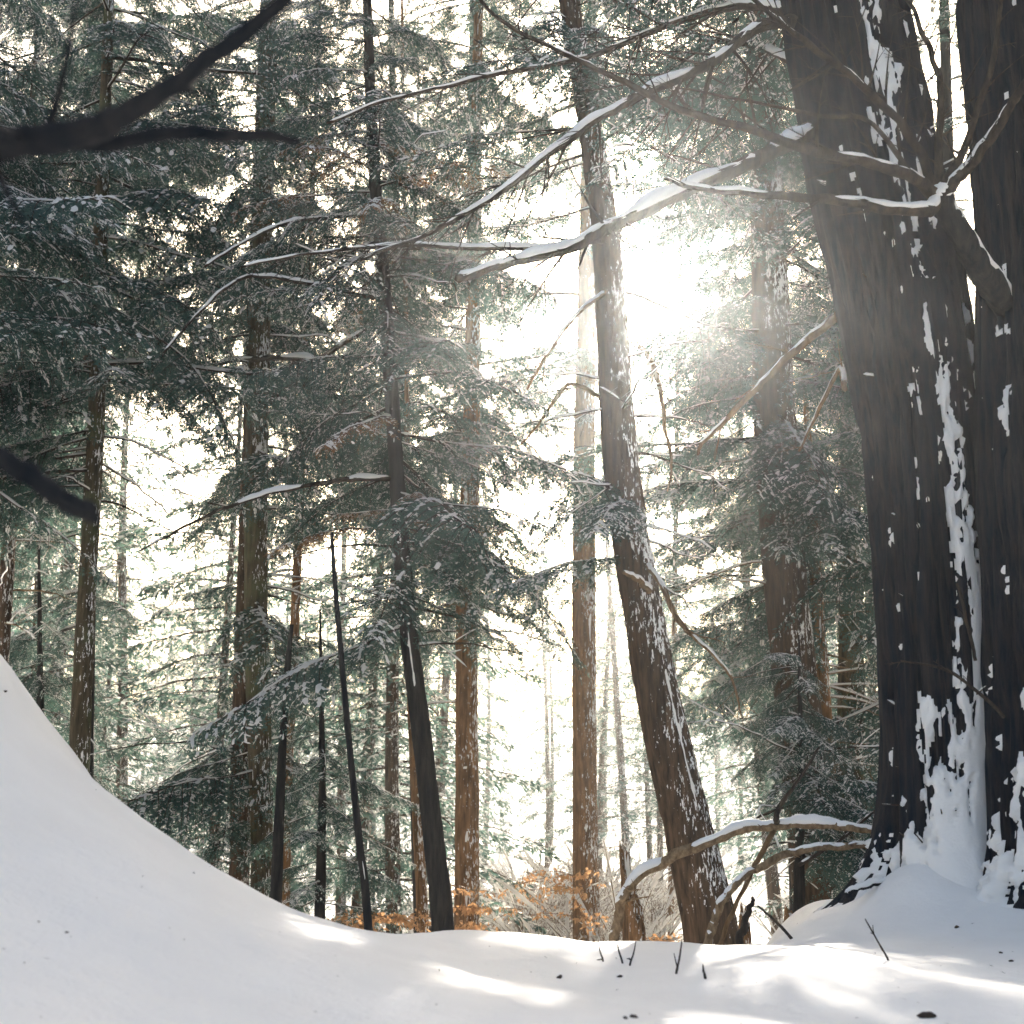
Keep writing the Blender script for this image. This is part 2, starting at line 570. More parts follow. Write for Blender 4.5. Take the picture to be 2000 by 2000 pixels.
def make_bough(seed, L=3.0, lat=0.85, arch=0.10, droop=0.16, hang=0.9, keep=0.75, dl=0.085, ds=0.055, dt=0.024, tw=0.0155, tl=0.06, snow=0.5, wood_segs=5):
    r = random.Random(seed)
    wood, leaf, sno = MB(), MB(), MB()
    n = 22
    xs = np.linspace(0, 1, n)
    wob = r.uniform(0, 9)
    main = np.stack([xs * L, 0.10 * L * np.sin(xs * 3 + wob) * xs * 0.5, L * (arch * xs - droop * xs ** 2) + 0.02 * np.sin(xs * 11 + wob)], 1)
    rad = 0.024 * (1 - xs * 0.88) * (L / 3.0)
    tube(wood, main, rad, wood_segs)
    LP, LD, LS, LL, LW = [], [], [], [], []

    def mp(s):
        i = min(int(s * (n - 1)), n - 2)
        u = s * (n - 1) - i
        return main[i] * (1 - u) + main[i + 1] * u, unit(main[i + 1] - main[i])
    s = 0.12 + r.uniform(0, .05)
    side = 1
    while s < 1.0:
        side = -side
        p0, d0 = mp(s)
        # clumps: some stretches of the limb are bare
        if r.random() > keep or vnoise(s * 5, seed, 0.5, 4) < -0.55:
            s += dl / L * .5
            continue
        ll = lat * (0.35 + 0.65 * math.sin(math.pi * min(1, 0.12 + s * 0.95)) ** 0.8) * r.uniform(0.55, 1.1)
        ang = R(r.uniform(42, 68)) * side
        sv_ = np.array([-d0[1], d0[0], 0])
        dd = unit(d0 * math.cos(ang) + sv_ * math.sin(ang) + np.array([0, 0, r.uniform(-.15, .18)]))
        m = max(4, int(ll / 0.09))
        us = np.linspace(0, 1, m)
        hk = hang * r.uniform(0.55, 1.3)
        lp = p0[None] + dd[None] * (us * ll)[:, None]
        lp[:, 2] -= hk * ll * us ** 2 * 0.7
        tube(wood, lp, np.linspace(0.007, 0.002, m), 3)
        # snow lumps caught along this lateral
        if r.random() < snow:
            for _ in range(r.randint(2, 6)):
                u = r.random() ** 1.4
                i = min(int(u * (m - 1)), m - 2)
                c = lp[i] * (1 - u * (m - 1) + i) + lp[i + 1] * (u * (m - 1) - i)
                lump(sno, c + np.array([0, 0, .006]), unit(lp[i + 1] - lp[i]), r.uniform(.02, .075), r.uniform(.012, .034), r)
        # sub twigs
        us_ = r.uniform(0.05, .12)
        s2 = 1
        while us_ <= 1.0:
            s2 = -s2
            i = min(int(us_ * (m - 1)), m - 2)
            u = us_ * (m - 1) - i
            p1 = lp[i] * (1 - u) + lp[i + 1] * u
            d1 = unit(lp[i + 1] - lp[i])
            if r.random() < keep:
                sl = 0.20 * (1.05 - 0.6 * us_) * r.uniform(0.5, 1.15) * min(1.0, ll / 0.5 + .3)
                a2 = R(r.uniform(38, 62)) * s2
                sd = unit(np.cross(d1, [0, 0, 1]))
                d2 = unit(d1 * math.cos(a2) + sd * math.sin(a2) + np.array([0, 0, r.uniform(-.45, .05)]))
                nt_ = max(2, int(sl / dt))
                nrm = unit(np.cross(d2, sd) + nrg.normal(0, .25, 3))
                sd2 = unit(np.cross(nrm, d2))
                for k in range(nt_):
                    f = (k + .5) / nt_
                    pp = p1 + d2 * (sl * f) + np.array([0, 0, -0.25 * sl * f * f])
                    for sg in (-1, 1):
                        if r.random() < 0.82:
                            a3 = R(r.uniform(35, 60)) * sg
                            d3 = d2 * math.cos(a3) + sd2 * math.sin(a3) + np.array([r.uniform(-.2, .2), r.uniform(-.2, .2), r.uniform(-.45, .1)])
                            LP.append(pp)
                            LD.append(unit(d3))
                            LS.append(unit(np.cross(d3, nrm + nrg.normal(0, .35, 3))))
                            LL.append(tl * r.uniform(.6, 1.25) * (1.1 - .5 * f))
                            LW.append(tw * r.uniform(.7, 1.3))
                # dabs of snow on the twig
                if r.random() < snow * 1.1 and vnoise(p1[0] * 4, p1[1] * 4, seed, 8) > -.2:
                    lump(sno, p1 + d2 * sl * r.uniform(.1, .8) + np.array([0, 0, 0.006]), d2, r.uniform(.014, .045), r.uniform(.007, .019), r)
            us_ += ds / ll * r.uniform(.7, 1.3) * .5
        s += dl / L * r.uniform(.6, 1.4) * .5
    # snow lying on the main limb
    if snow > 0.2:
        snow_on(sno, main[:18], rad[:18], 1.2 * snow + .5, seed)
    quad_leaves(leaf, LP, LD, LS, LL, LW)
    return wood, leaf, sno


BOUGH = []
for k in range(8):
    kw = [dict(), dict(droop=.28, hang=1.2), dict(L=2.6, lat=.95, hang=1.1), dict(arch=.2, droop=.36, keep=.65), dict(L=2.3, lat=.7, keep=.8, snow=.85),
          dict(droop=.4, arch=.06, hang=1.3, snow=.3), dict(L=2.8, lat=.6, keep=.55, snow=.9), dict(L=2.0, lat=.75, keep=.85, hang=1.4, snow=.35)][k]
    w, l, s_ = make_bough(100 + k, **kw)
    BOUGH.append((w.mesh('branch', M['twig']), l.mesh('foliage', M['needle'], smooth=False), s_.mesh('snow_cover', M['snow_dab']), kw.get('L', 3.0)))
BROWN = []
for k in (3, 6):
    me = BOUGH[k][1].copy()
    me.materials[0] = M['brown_leaf']
    BROWN.append((BOUGH[k][0], me, BOUGH[k][2], BOUGH[k][3]))
print('bough tris', [len(b[1].polygons) * 2 for b in BOUGH])


def place_bough(root, p, az, tilt, length, which, roll=0.0):
    w, l, s_, L = which
    o = link('branch', w, root)
    o.location = Vector(p) - root.location
    o.rotation_euler = (roll, tilt, az)
    sc = length / L
    o.scale = (sc, sc, sc * 0.95)
    link('foliage', l, o)
    link('snow_cover', s_, o)
    return o


def bough_points(p, az, tilt, length):
    c = np.array([math.cos(az) * math.cos(tilt), math.sin(az) * math.cos(tilt), -math.sin(tilt)])
    return [p + c * length * f + np.array([0, 0, -0.12 * length * f * f]) for f in (.35, .7, 1.0)]


def dress(root, P, y0, y1, n, Lmin, Lmax, r, tilt=(-.05, .5), az=None, brown=0.0, gaps=True, kinds=None, taper=0.6):
    """set live boughs along the trunk path P between two heights"""
    zs = P[:, 2]
    cnt = 0
    ph = r.uniform(0, 6)
    for k in range(n):
        f = (k + r.random()) / n
        z = y0 + (y1 - y0) * f
        i = int(np.clip(np.searchsorted(zs, z), 1, len(P) - 1))
        u = (z - zs[i - 1]) / (zs[i] - zs[i - 1] + 1e-9)
        p = P[i - 1] * (1 - u) + P[i] * u
        for tr in range(3):
            a = (ph + k * 2.39996 + r.uniform(-.5, .5) + tr * 2.1) if az is None else r.uniform(*az)
            tl = r.uniform(*tilt)
            L = r.uniform(Lmin, Lmax) * (1 - (1 - taper) * f)
            pts = bough_points(p, a, tl, L)
            if any(in_corridor(q, 0.48) for q in pts):
                continue
            if gaps:
                px, py = project(np.array(pts))
                if any(gap_reject(px[j], py[j], r) for j in range(3)):
                    continue
            b = r.choice(BROWN) if r.random() < brown else BOUGH[r.choice(kinds) if kinds else r.randrange(len(BOUGH))]
            place_bough(root, p, a, tl, L, b, r.uniform(-.25, .25))
            BPTS.extend(pts)
            cnt += 1
            break
    return cnt


BPTS = []


def shade(points, keys, need, r):
    """hang further boughs where the shaded snow shows that the sun is blocked"""
    for px, py in points:
        g0 = on_snow(px, py)
        d = np.array(BPTS) - g0[None]
        s_ = d @ SUN
        perp = np.linalg.norm(d - s_[:, None] * SUN[None], axis=1)
        have = int(((s_ > 2) & (perp < .34)).sum())
        ks = keys[:]
        r.shuffle(ks)
        ks = ks + ks
        for key in ks:
            if have >= need:
                break
            root, C, Wd, base = TREES[key]
            q = g0 + SUN * ((base[1] + r.uniform(-.5, .5) - g0[1]) / SUN[1])
            if in_corridor(q, .45):
                continue
            i = int(np.argmin(np.abs(C[:, 2] - q[2] - .25)))
            v = q - C[i]
            L = math.hypot(v[0], v[1]) / .62
            if L > 3.2 or v[2] > .35 or L < .12:
                continue
            L = max(L, 1.15)
            az = math.atan2(v[1], v[0])
            tl = min(.6, math.atan2(-v[2] - .05 * L, math.hypot(v[0], v[1])))
            place_bough(root, C[i], az, tl, L, BOUGH[r.choice((0, 1, 2, 4, 7))], r.uniform(-.2, .2))
            BPTS.extend(bough_points(C[i], az, tl, L))
            have += 1


def on_snow(px, py):
    v = ray(px, py)
    t = np.linspace(1.5, 9.5, 1600)
    pts = np.array([0, 0, CAMZ]) + v[None] * t[:, None]
    dz = pts[:, 2] - H(pts[:, 0], pts[:, 1])
    k = int(np.argmax(dz < 0)) if (dz < 0).any() else 900
    return pts[k]


def zpix(py, d):
    return at(1000, py, d)[0][2]


# ------------------------------------------------------------------ trunks
def trunk_path(pts, d, ztop=None, dtop=None):
    """pts (px,py,width px) bottom to top; d distance; returns path and radii reaching into the snow and up to ztop"""
    P, W = [], []
    for k, (px, py, w) in enumerate(pts):
        p, t = at(px, py, d)
        P.append(p)
        W.append(w * t / F / 2)
    P, W = np.array(P), np.array(W)
    # down to the ground
    dirn = unit(P[0] - P[1])
    dirn = unit(np.array([dirn[0] * .6, dirn[1] * .6, dirn[2]]))
    gz = hz(P[0][0], P[0][1]) - 0.35
    if P[0][2] > gz + .05:
        q = P[0] + dirn * ((gz - P[0][2]) / dirn[2])
        P = np.vstack([q, P])
        W = np.concatenate([[W[0] * 1.15], W])
    if ztop and ztop > P[-1][2] + .3:
        up = unit(P[-1] - P[-2])
        up = unit(np.array([up[0] * .7, up[1] * .7, max(up[2], .6)]))
        q = P[-1] + up * ((ztop - P[-1][2]) / up[2])
        m = (P[-1] + q) / 2
        P = np.vstack([P, m, q])
        W = np.concatenate([W, [W[-1] * .6, 0.012]])
    return P, W


def trunk_mesh(P, W, segs, rings, amp=0.006, k=None, zs=3.0, seed=0, flare=0.0, flare_h=0.5, wig=0.0):
    s0 = np.concatenate([[0], np.cumsum(np.linalg.norm(np.diff(P, axis=0), axis=1))])
    C = catmull(P, rings)
    sc = np.concatenate([[0], np.cumsum(np.linalg.norm(np.diff(C, axis=0), axis=1))])
    t = np.linspace(0, len(P) - 1, rings)
    Wd = np.interp(t, np.arange(len(P)), W)
    th = np.linspace(0, 2 * np.pi, segs, endpoint=False)
    ux, uy = np.cos(th), np.sin(th)
    if k is None:
        k = max(2.0, W[0] / 0.03)
    n = fbm(ux[None] * k + 0.15 * vnoise(sc[:, None] * 2, ux[None] * 3, uy[None] * 3, seed + 5), uy[None] * k, sc[:, None] * zs, seed, 3)
    n2 = vnoise(ux[None] * k * 2.3, uy[None] * k * 2.3, sc[:, None] * zs * 1.8, seed + 31)
    furrow = np.exp(-(n / 0.17) ** 2)
    disp = amp * (0.45 - 1.15 * furrow + 0.35 * n2)
    hgt = C[:, 2] - hz(C[0][0], C[0][1])
    fl = flare * np.exp(-np.clip(hgt, -.2, None) / flare_h)
    lobes = 0.65 + 0.55 * np.cos(th * 5 + seed) + 0.35 * np.cos(th * 3 + 1 + seed)
    rr = Wd[:, None] * (1 + 0.06 * fbm(ux[None] * 1.2, uy[None] * 1.2, sc[:, None] * .8, seed + 2, 2)) + disp * np.minimum(1, Wd[:, None] / (0.3 * W[0] + 1e-6)) + (fl * W[0])[:, None] * np.clip(lobes, 0.1, None)[None]
    N = np.stack([ux, uy, np.zeros_like(ux)], -1)[None] * np.ones((rings, 1, 1))
    V = C[:, None] + rr[..., None] * N
    return V, N, C, Wd, sc, th


def snow_shell(parent, base, V, N, h):
    """patches of snow stuck to a trunk: h thickness per vertex, nothing where h<=0"""
    nr, ns = h.shape
    S = V + N * np.where(h > 0, h, -0.012)[..., None]
    on = (h > 0)
    i = np.arange(nr - 1)[:, None]
    j = np.arange(ns)[None]
    j2 = (j + 1) % ns
    keep = on[i, j] | on[i, j2] | on[i + 1, j] | on[i + 1, j2]
    fcs = gridfaces(nr, ns).reshape(nr - 1, ns, 4)[keep]
    if not len(fcs):
        return
    used, inv = np.unique(fcs, return_inverse=True)
    f2 = inv.reshape(fcs.shape)
    lab = np.arange(len(used))
    while True:
        fm = lab[f2].min(1)
        new = lab.copy()
        for q in range(4):
            np.minimum.at(new, f2[:, q], fm)
        new = new[new]
        if (new == lab).all():
            break
        lab = new
    S = S.reshape(-1, 3)[used]
    fl = lab[f2[:, 0]]
    ids, cnt = np.unique(fl, return_counts=True)
    order = np.argsort(-cnt)
    rest = MB()
    for n_, k in enumerate(order):
        ff = f2[fl == ids[k]]
        u, iv = np.unique(ff, return_inverse=True)
        if n_ < 60 and cnt[k] >= 14:
            mb = MB()
            mb.add(S[u], iv.reshape(ff.shape))
            mb.build('snow_patch', M['snow_cap'], parent, base)
        else:
            rest.add(S[u], iv.reshape(ff.shape))
    if rest.n:
        rest.build('snow_flecks', M['snow_cap'], parent, base)['kind'] = 'stuff'


TREES = {}


def tree(key, name, label, pts, d, bark, ztop, segs=20, rings=90, amp=0.006, flare=0.25, seed=1, snow_th=None, snow_amt=0.0, group=None, zs=3.0):
    P, W = trunk_path(pts, d, ztop)
    base = P[0].copy()
    base[2] = hz(base[0], base[1])
    root = thing(name, label, 'tree', tuple(base), group)
    V, N, C, Wd, sc, th = trunk_mesh(P, W, segs, rings, amp, seed=seed, flare=flare, zs=zs)
    mb = MB()
    mb.add(V.reshape(-1, 3), gridfaces(rings, segs))
    tr = mb.build('trunk', bark, root, base)
    if snow_amt > 0:
        n = fbm(np.cos(th)[None] * 2.2, np.sin(th)[None] * 2.2, sc[:, None] * 2.3, seed + 40, 4)
        a0 = snow_th if snow_th is not None else -math.pi / 2
        dth = np.angle(np.exp(1j * (th - a0)))
        m = n + 0.45 * fbm(np.cos(th)[None] * 9, np.sin(th)[None] * 9, sc[:, None] * 7, seed + 44, 2) + 0.4 * np.exp(-(dth / 0.7) ** 2)[None] - 1.42 + snow_amt
        snow_shell(tr, base, V, N, np.clip(m * 0.05, -1, 0.016))
    TREES[key] = (root, C, Wd, base)
    return root, C, Wd, base


def twiggy(mb, P, r, rr, n, length, ang=(25, 65), depth=1, up=0.1, sno=None, thick=0.35):
    """bare side twigs on a limb path"""
    for k in range(n):
        f = rr.uniform(.15, .98)
        i = min(int(f * (len(P) - 1)), len(P) - 2)
        T = unit(P[i + 1] - P[i])
        a = R(rr.uniform(*ang))
        rnd = unit(np.array([rr.gauss(0, 1), rr.gauss(0, 1) * .7, rr.gauss(0, .8) + up]))
        s = unit(rnd - T * rnd.dot(T))
        d = T * math.cos(a) + s * math.sin(a)
        L = length * rr.uniform(.35, 1.1) * (1.1 - .5 * f)
        m = 8
        us = np.linspace(0, 1, m)
        bend = unit(np.array([rr.gauss(0, 1), rr.gauss(0, 1), rr.gauss(0, .6) - .3]))
        Q = P[i][None] + d[None] * (us * L)[:, None] + bend[None] * (us ** 2 * L * .18)[:, None]
        q0 = min(r[i] * thick, 0.010)
        q = np.linspace(max(q0, .0022), .0012, m)
        tube(mb, Q, q, 4)
        if sno is not None and rr.random() < .6:
            snow_on(sno, Q, q + .002, 1.2, rr.randrange(999))
        if depth > 0:
            twiggy(mb, Q, q, rr, rr.randint(1, 4), L * .5, ang, depth - 1, up, sno, .7)


def limb(root, base, pts, mat, name='branch', snow=0.0, twigs=0, tlen=.5, seed=0, n=None, segs=9, depth=1, rough=.22, label=None, tsnow=False, thin=0.78):
    """a hand-placed limb: pts (px, py, width px, distance)"""
    P, W = [], []
    for px, py, w, d in pts:
        p, t = at(px, py, d)
        P.append(p)
        W.append(w * t / F / 2)
    n = n or max(14, len(P) * 7)
    C = catmull(P, n)
    r_ = np.interp(np.linspace(0, len(P) - 1, n), np.arange(len(P)), W)
    rr = random.Random(seed + 77)
    jit = np.stack([fbm(np.arange(n) * .35, k * 9.1, seed, seed, 2) for k in range(3)], 1) * (min(np.mean(W) * .5, .0016 * pts[0][3]))
    jit[0] = 0
    C = C + jit
    r_ = r_ * thin
    mb, sm = MB(), MB()
    tube(mb, C, r_, segs, rough, seed)
    if twigs:
        twiggy(mb, C, r_, rr, twigs, tlen, depth=depth, sno=sm if tsnow else None)
    o = mb.build(name, mat, root, base)
    if label:
        o['label'] = label
    if snow:
        snow_on(sm, C, r_, snow, seed)
    if sm.n:
        sm.build('snow_cover', M['snow_cap'], o, base)
    return C, r_


# ---- twin trunks at the right
def big_trunk(key, label, pts, d, seed, stripe, streak=True):
    P, W = trunk_path(pts, d, 8.0)
    base = P[0].copy()
    base[2] = hz(base[0], base[1])
    root = thing('large_tree', label, 'tree', tuple(base))
    segs, rings = 200, 560
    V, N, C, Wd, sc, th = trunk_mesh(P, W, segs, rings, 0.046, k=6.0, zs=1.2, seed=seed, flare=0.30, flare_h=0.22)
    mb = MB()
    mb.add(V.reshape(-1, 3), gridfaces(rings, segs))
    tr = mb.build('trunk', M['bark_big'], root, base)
    hgt = (C[:, 2] - base[2])[:, None]
    ux, uy = np.cos(th)[None], np.sin(th)[None]
    n = fbm(ux * 3.4, uy * 3.4, sc[:, None] * 4.2, seed + 50, 4)
    n2 = fbm(ux * 11, uy * 11, sc[:, None] * 9.0, seed + 60, 4)
    n3 = fbm(ux * 26, uy * 26, sc[:, None] * 20, seed + 70, 3)
    c0 = stripe + .42 - .10 * np.clip(hgt, 0, 4.5) + 0.10 * vnoise(sc[:, None] * 1.1, 0, 0, seed + 4)
    dth = np.angle(np.exp(1j * (th[None] - c0)))
    m = n * .8 + n2 * 1.05 + n3 * .8 + (1.0 * np.exp(-(dth / 0.24) ** 2) + .22 * np.exp(-(dth / .8) ** 2)) * streak - 0.98
    low = np.exp(-(np.clip(hgt - 0.05, 0, None) / 0.85) ** 1.5)
    wide = np.exp(-(np.angle(np.exp(1j * (th[None] - stripe - .12))) / 0.85) ** 2)
    foot = np.exp(-np.clip(hgt, 0, None) / .36)
    m = m + low * (1.75 * wide * streak + .15) + foot * (1.25 * np.exp(-(np.angle(np.exp(1j * (th[None] - stripe + .2))) / 2.0) ** 2))
    m = m + 0.50 * np.exp(-(np.angle(np.exp(1j * (th[None] - stripe - .85))) / 0.10) ** 2) * streak
    lumpy = 1 + .3 * fbm(ux * 5, uy * 5, sc[:, None] * 6, seed + 90, 3)
    V0 = trunk_mesh(P, W, segs, rings, 0.0, k=6.0, zs=1.2, seed=seed, flare=0.30, flare_h=0.22)[0]
    snow_shell(tr, base, V0, N, np.clip(m * 0.08, -1, (0.020 + 0.018 * low + .022 * foot) * lumpy))
    TREES[key] = (root, C, Wd, base)
    return root, C, Wd, base


bt1 = big_trunk('big_lean', 'massive dark leaning tree with a streak of snow running down its furrowed bark',
                [(1858, 1800, 262), (1852, 1640, 240), (1848, 1500, 226), (1832, 1200, 226), (1805, 900, 228), (1765, 620, 236), (1710, 350, 244), (1648, 0, 236)], 7.2, 3, -math.pi / 2)
bt2 = big_trunk('big_edge', 'massive dark upright tree cut off by the right edge, foremost of the twin trunks',
                [(2110, 1800, 300), (2100, 1600, 300), (2090, 1250, 312), (2080, 850, 312), (2066, 450, 306), (2040, 0, 318)], 6.75, 8, -math.pi / 2 - 1.2, 0.25)

# limbs of the leaning giant
r1, b1 = bt1[0], bt1[3]
limb(r1, b1, [(1590, 250, 46, 7.1), (1500, 300, 40, 6.9), (1340, 372, 36, 6.7), (1180, 448, 34, 6.5), (1090, 492, 26, 6.4), (980, 515, 24, 6.35), (893, 545, 22, 6.3)], M['twig'], snow=1.5, twigs=14, tlen=.55, seed=1, n=60, segs=10)
limb(r1, b1, [(1180, 470, 16, 6.5), (1040, 485, 15, 6.5), (900, 482, 13, 6.5), (780, 478, 11, 6.6), (600, 495, 8, 6.7), (470, 520, 6, 6.8)], M['twig'], snow=1.3, twigs=12, tlen=.5, seed=2, n=50)
limb(r1, b1, [(1550, 40, 34, 7.1), (1480, 55, 30, 6.8), (1390, 120, 26, 6.6), (1260, 180, 24, 6.5), (1150, 245, 20, 6.4), (1000, 360, 16, 6.4), (900, 425, 13, 6.4), (800, 470, 10, 6.5), (700, 510, 7, 6.6)], M['twig'], snow=1.3, twigs=40, tlen=.75, seed=3, n=70)
limb(r1, b1, [(1540, 20, 28, 7.2), (1440, 10, 22, 7.6), (1300, 50, 18, 7.8), (1150, 110, 14, 8.0), (950, 150, 12, 8.2), (780, 190, 9, 8.4), (640, 240, 7, 8.6)], M['twig'], snow=1.2, twigs=36, tlen=.85, seed=4, n=60)
limb(r1, b1, [(1640, 610, 24, 7.3), (1570, 670, 20, 7.5), (1500, 735, 17, 7.6), (1440, 800, 14, 7.7), (1375, 862, 11, 7.8), (1362, 890, 6, 7.8)], M['twig_warm'], snow=1.1, twigs=4, tlen=.3, seed=5, n=40)
limb(r1, b1, [(1560, 130, 20, 7.2), (1480, 90, 16, 7.8), (1350, 70, 12, 8.3), (1200, 0, 10, 8.8)], M['twig'], snow=1.2, twigs=28, tlen=.8, seed=6)
limb(r1, b1, [(1650, 760, 14, 7.4), (1640, 720, 12, 7.8), (1600, 800, 9, 8.0), (1560, 880, 7, 8.1)], M['twig_warm'], snow=.6, twigs=4, tlen=.3, seed=7)
# short broken stubs on the trunk
srr = random.Random(4)
for k in range(34):
    f = srr.uniform(.15, .75)
    i = int(f * (len(bt1[1]) - 1))
    c, w = bt1[1][i], bt1[2][i]
    a = -math.pi / 2 + srr.uniform(-1.4, 1.2)
    dv = np.array([math.cos(a), math.sin(a), srr.uniform(-.1, .5)])
    L = srr.uniform(.04, .16)
    q = np.array([c + dv * (w * .9 + L * u) for u in np.linspace(0, 1, 5)])
    mb, sm = MB(), MB()
    tube(mb, q, np.linspace(.006, .003, 5), 5)
    o = mb.build('twig_stub', M['twig'], r1, b1)
    snow_on(sm, q, np.full(5, .007), 1.6, k)
    sm.build('snow_cover', M['snow_cap'], o, b1)

# dead forked limb of the tree at the edge
r2, b2 = bt2[0], bt2[3]
limb(r2, b2, [(1985, 640, 60, 6.75), (1935, 560, 66, 6.5), (1885, 470, 60, 6.35), (1845, 400, 52, 6.3), (1828, 372, 40, 6.3)], M['bark_dark'], 'dead_limb', snow=.7, seed=10, n=30, segs=12)
FK = (1832, 385)
limb(r2, b2, [(*FK, 34, 6.3), (1815, 410, 32, 6.25), (1740, 408, 30, 6.2), (1640, 392, 26, 6.15), (1540, 385, 22, 6.1), (1430, 375, 18, 6.1), (1345, 362, 14, 6.1), (1300, 350, 8, 6.1)], M['twig'], snow=1.1, twigs=5, tlen=.3, seed=11, n=50, segs=10)
limb(r2, b2, [(*FK, 36, 6.3), (1790, 350, 32, 6.2), (1700, 320, 28, 6.1), (1560, 285, 24, 6.0), (1440, 245, 20, 5.95), (1330, 215, 18, 5.9), (1200, 150, 15, 5.9), (1080, 95, 12, 5.9), (980, 40, 10, 5.9), (920, -20, 8, 5.9)], M['twig'], snow=.35, twigs=26, tlen=.5, seed=12, n=60)
limb(r2, b2, [(*FK, 32, 6.3), (1870, 350, 28, 6.2), (1920, 290, 26, 6.1), (1965, 220, 24, 6.0), (2010, 150, 20, 5.9)], M['twig'], snow=.6, twigs=4, tlen=.3, seed=13)
limb(r2, b2, [(*FK, 30, 6.3), (1780, 270, 22, 6.2), (1720, 200, 20, 6.2), (1640, 130, 18, 6.1), (1560, 70, 14, 6.0), (1500, 20, 12, 6.0), (1430, -40, 8, 6.0)], M['twig'], snow=.3, twigs=24, tlen=.45, seed=14, n=50)
limb(r2, b2, [(*FK, 28, 6.3), (1835, 290, 20, 6.2), (1833, 150, 16, 6.1), (1800, 60, 12, 6.0), (1760, -30, 9, 6.0)], M['twig'], snow=.3, twigs=14, tlen=.4, seed=15)
limb(r2, b2, [(*FK, 24, 6.3), (1890, 270, 18, 6.1), (1930, 150, 15, 5.95), (1950, 60, 12, 5.9), (1955, -30, 9, 5.8)], M['twig'], snow=.3, twigs=9, tlen=.35, seed=16)
limb(r2, b2, [(1790, 355, 14, 6.2), (1700, 240, 11, 6.0), (1600, 225, 9, 5.9), (1450, 195, 7, 5.9), (1320, 170, 5, 5.9)], M['twig'], snow=.3, twigs=7, tlen=.3, seed=17)
limb(r2, b2, [(1905, 1290, 9, 6.45), (1885, 1200, 9, 6.4), (1870, 1140, 7, 6.4)], M['twig'], twigs=2, tlen=.2, seed=18)
limb(r2, b2, [(1960, 1400, 10, 6.4), (1920, 1360, 9, 6.3), (1850, 1310, 7, 6.3), (1760, 1290, 4, 6.4)], M['twig'], twigs=3, tlen=.2, seed=19)
# snow caught in the fork and behind the limb
for (px, py, d, sx, sz) in ((1842, 372, 6.27, .055, .05), (1908, 505, 6.42, .05, .06), (1800, 320, 6.3, .03, .06)):
    p, t = at(px, py, d)
    th = np.linspace(0, 2 * np.pi, 14, endpoint=False)
    ph = np.linspace(0, math.pi, 9)
    V = np.stack([np.sin(ph)[:, None] * np.cos(th)[None], np.sin(ph)[:, None] * np.sin(th)[None], np.cos(ph)[:, None] * np.ones(14)[None]], -1)
    V = V * (1 + .28 * fbm(V[..., 0] * 2, V[..., 1] * 2, V[..., 2] * 2 + px, 5, 2)[..., None]) * np.array([sx, sx * .8, sz]) + p
    mb = MB()
    mb.add(V.reshape(-1, 3), gridfaces(9, 14))
    mb.build('snow_cover', M['snow_cap'], r2, b2)

# ---- the other trunks
tree('lean', 'leaning_tree', 'slender brown leaning trunk with the sun shining beside it', [(1392, 1835, 104), (1352, 1650, 96), (1290, 1380, 86), (1250, 1160, 78), (1225, 1000, 72), (1205, 800, 66), (1195, 620, 60), (1182, 450, 54), (1160, 300, 48), (1138, 150, 44), (1112, 0, 40)], 10.4, M['bark_brown'], 13, 40, 220, .010, .12, 21, -math.pi / 2 + .6, .62, zs=2.4)
tree('pale', 'straight_tree', 'pale straight trunk lit orange at its foot in the bright clearing', [(1146, 1835, 54), (1142, 1500, 48), (1140, 1150, 46), (1142, 800, 40), (1150, 400, 34)], 19, M['bark_tan_sunglow'], 18, 24, 120, .008, .15, 22, -math.pi / 2 + .2, .62)
tree('orange', 'straight_tree', 'straight trunk coloured orange by the sun left of the bright clearing', [(912, 1835, 50), (912, 1500, 45), (912, 1200, 42), (918, 950, 36), (925, 600, 28)], 16, M['bark_tan_sunglow'], 16, 24, 120, .007, .12, 23, -math.pi / 2, .6)
tree('slim', 'dark_tree', 'slim dark tree curving up in the middle of the picture', [(866, 1830, 46), (848, 1650, 42), (822, 1420, 38), (800, 1250, 36), (785, 1080, 34), (773, 900, 30), (760, 700, 28), (745, 500, 26), (732, 350, 24), (722, 150, 20)], 11, M['bark_dark'], 12, 24, 160, .005, .12, 24, -math.pi / 2, .55)
tree('sapling', 'sapling', 'thin dark sapling stem leaning left of the slim dark tree', [(720, 1822, 17), (702, 1650, 15), (685, 1480, 13), (668, 1300, 11), (655, 1150, 9), (648, 1040, 6)], 9.2, M['bark_dark'], None, 10, 60, .002, .1, 25, -math.pi / 2, .62)
tree('sapling2', 'sapling', 'thin dark sapling stem standing right against the double trunk', [(538, 1770, 24), (545, 1600, 20), (552, 1450, 16), (562, 1300, 12), (570, 1220, 8)], 11.2, M['bark_dark'], None, 10, 60, .002, .1, 26)
tree('pale_thin', 'straight_tree', 'narrow sunlit brown trunk half hidden behind the thin sapling and double trunk', [(553, 1800, 24), (562, 1500, 22), (572, 1300, 20), (585, 1000, 16)], 17, M['bark_tan_sunglow'], 14, 14, 80, .004, .1, 27)
tree('dbl_a', 'straight_tree', 'dark mossy right hand trunk of the close pair at left', [(512, 1780, 44), (508, 1500, 44), (500, 1200, 46), (500, 950, 45), (506, 700, 43), (512, 500, 38)], 14, M['bark_moss'], 15, 24, 130, .008, .12, 28, -math.pi / 2, .55)
tree('dbl_b', 'straight_tree', 'grey brown left hand trunk of the close pair at left', [(466, 1780, 40), (470, 1500, 38), (478, 1200, 34), (486, 900, 28)], 14.6, M['bark_brown'], 13, 20, 110, .007, .12, 29)
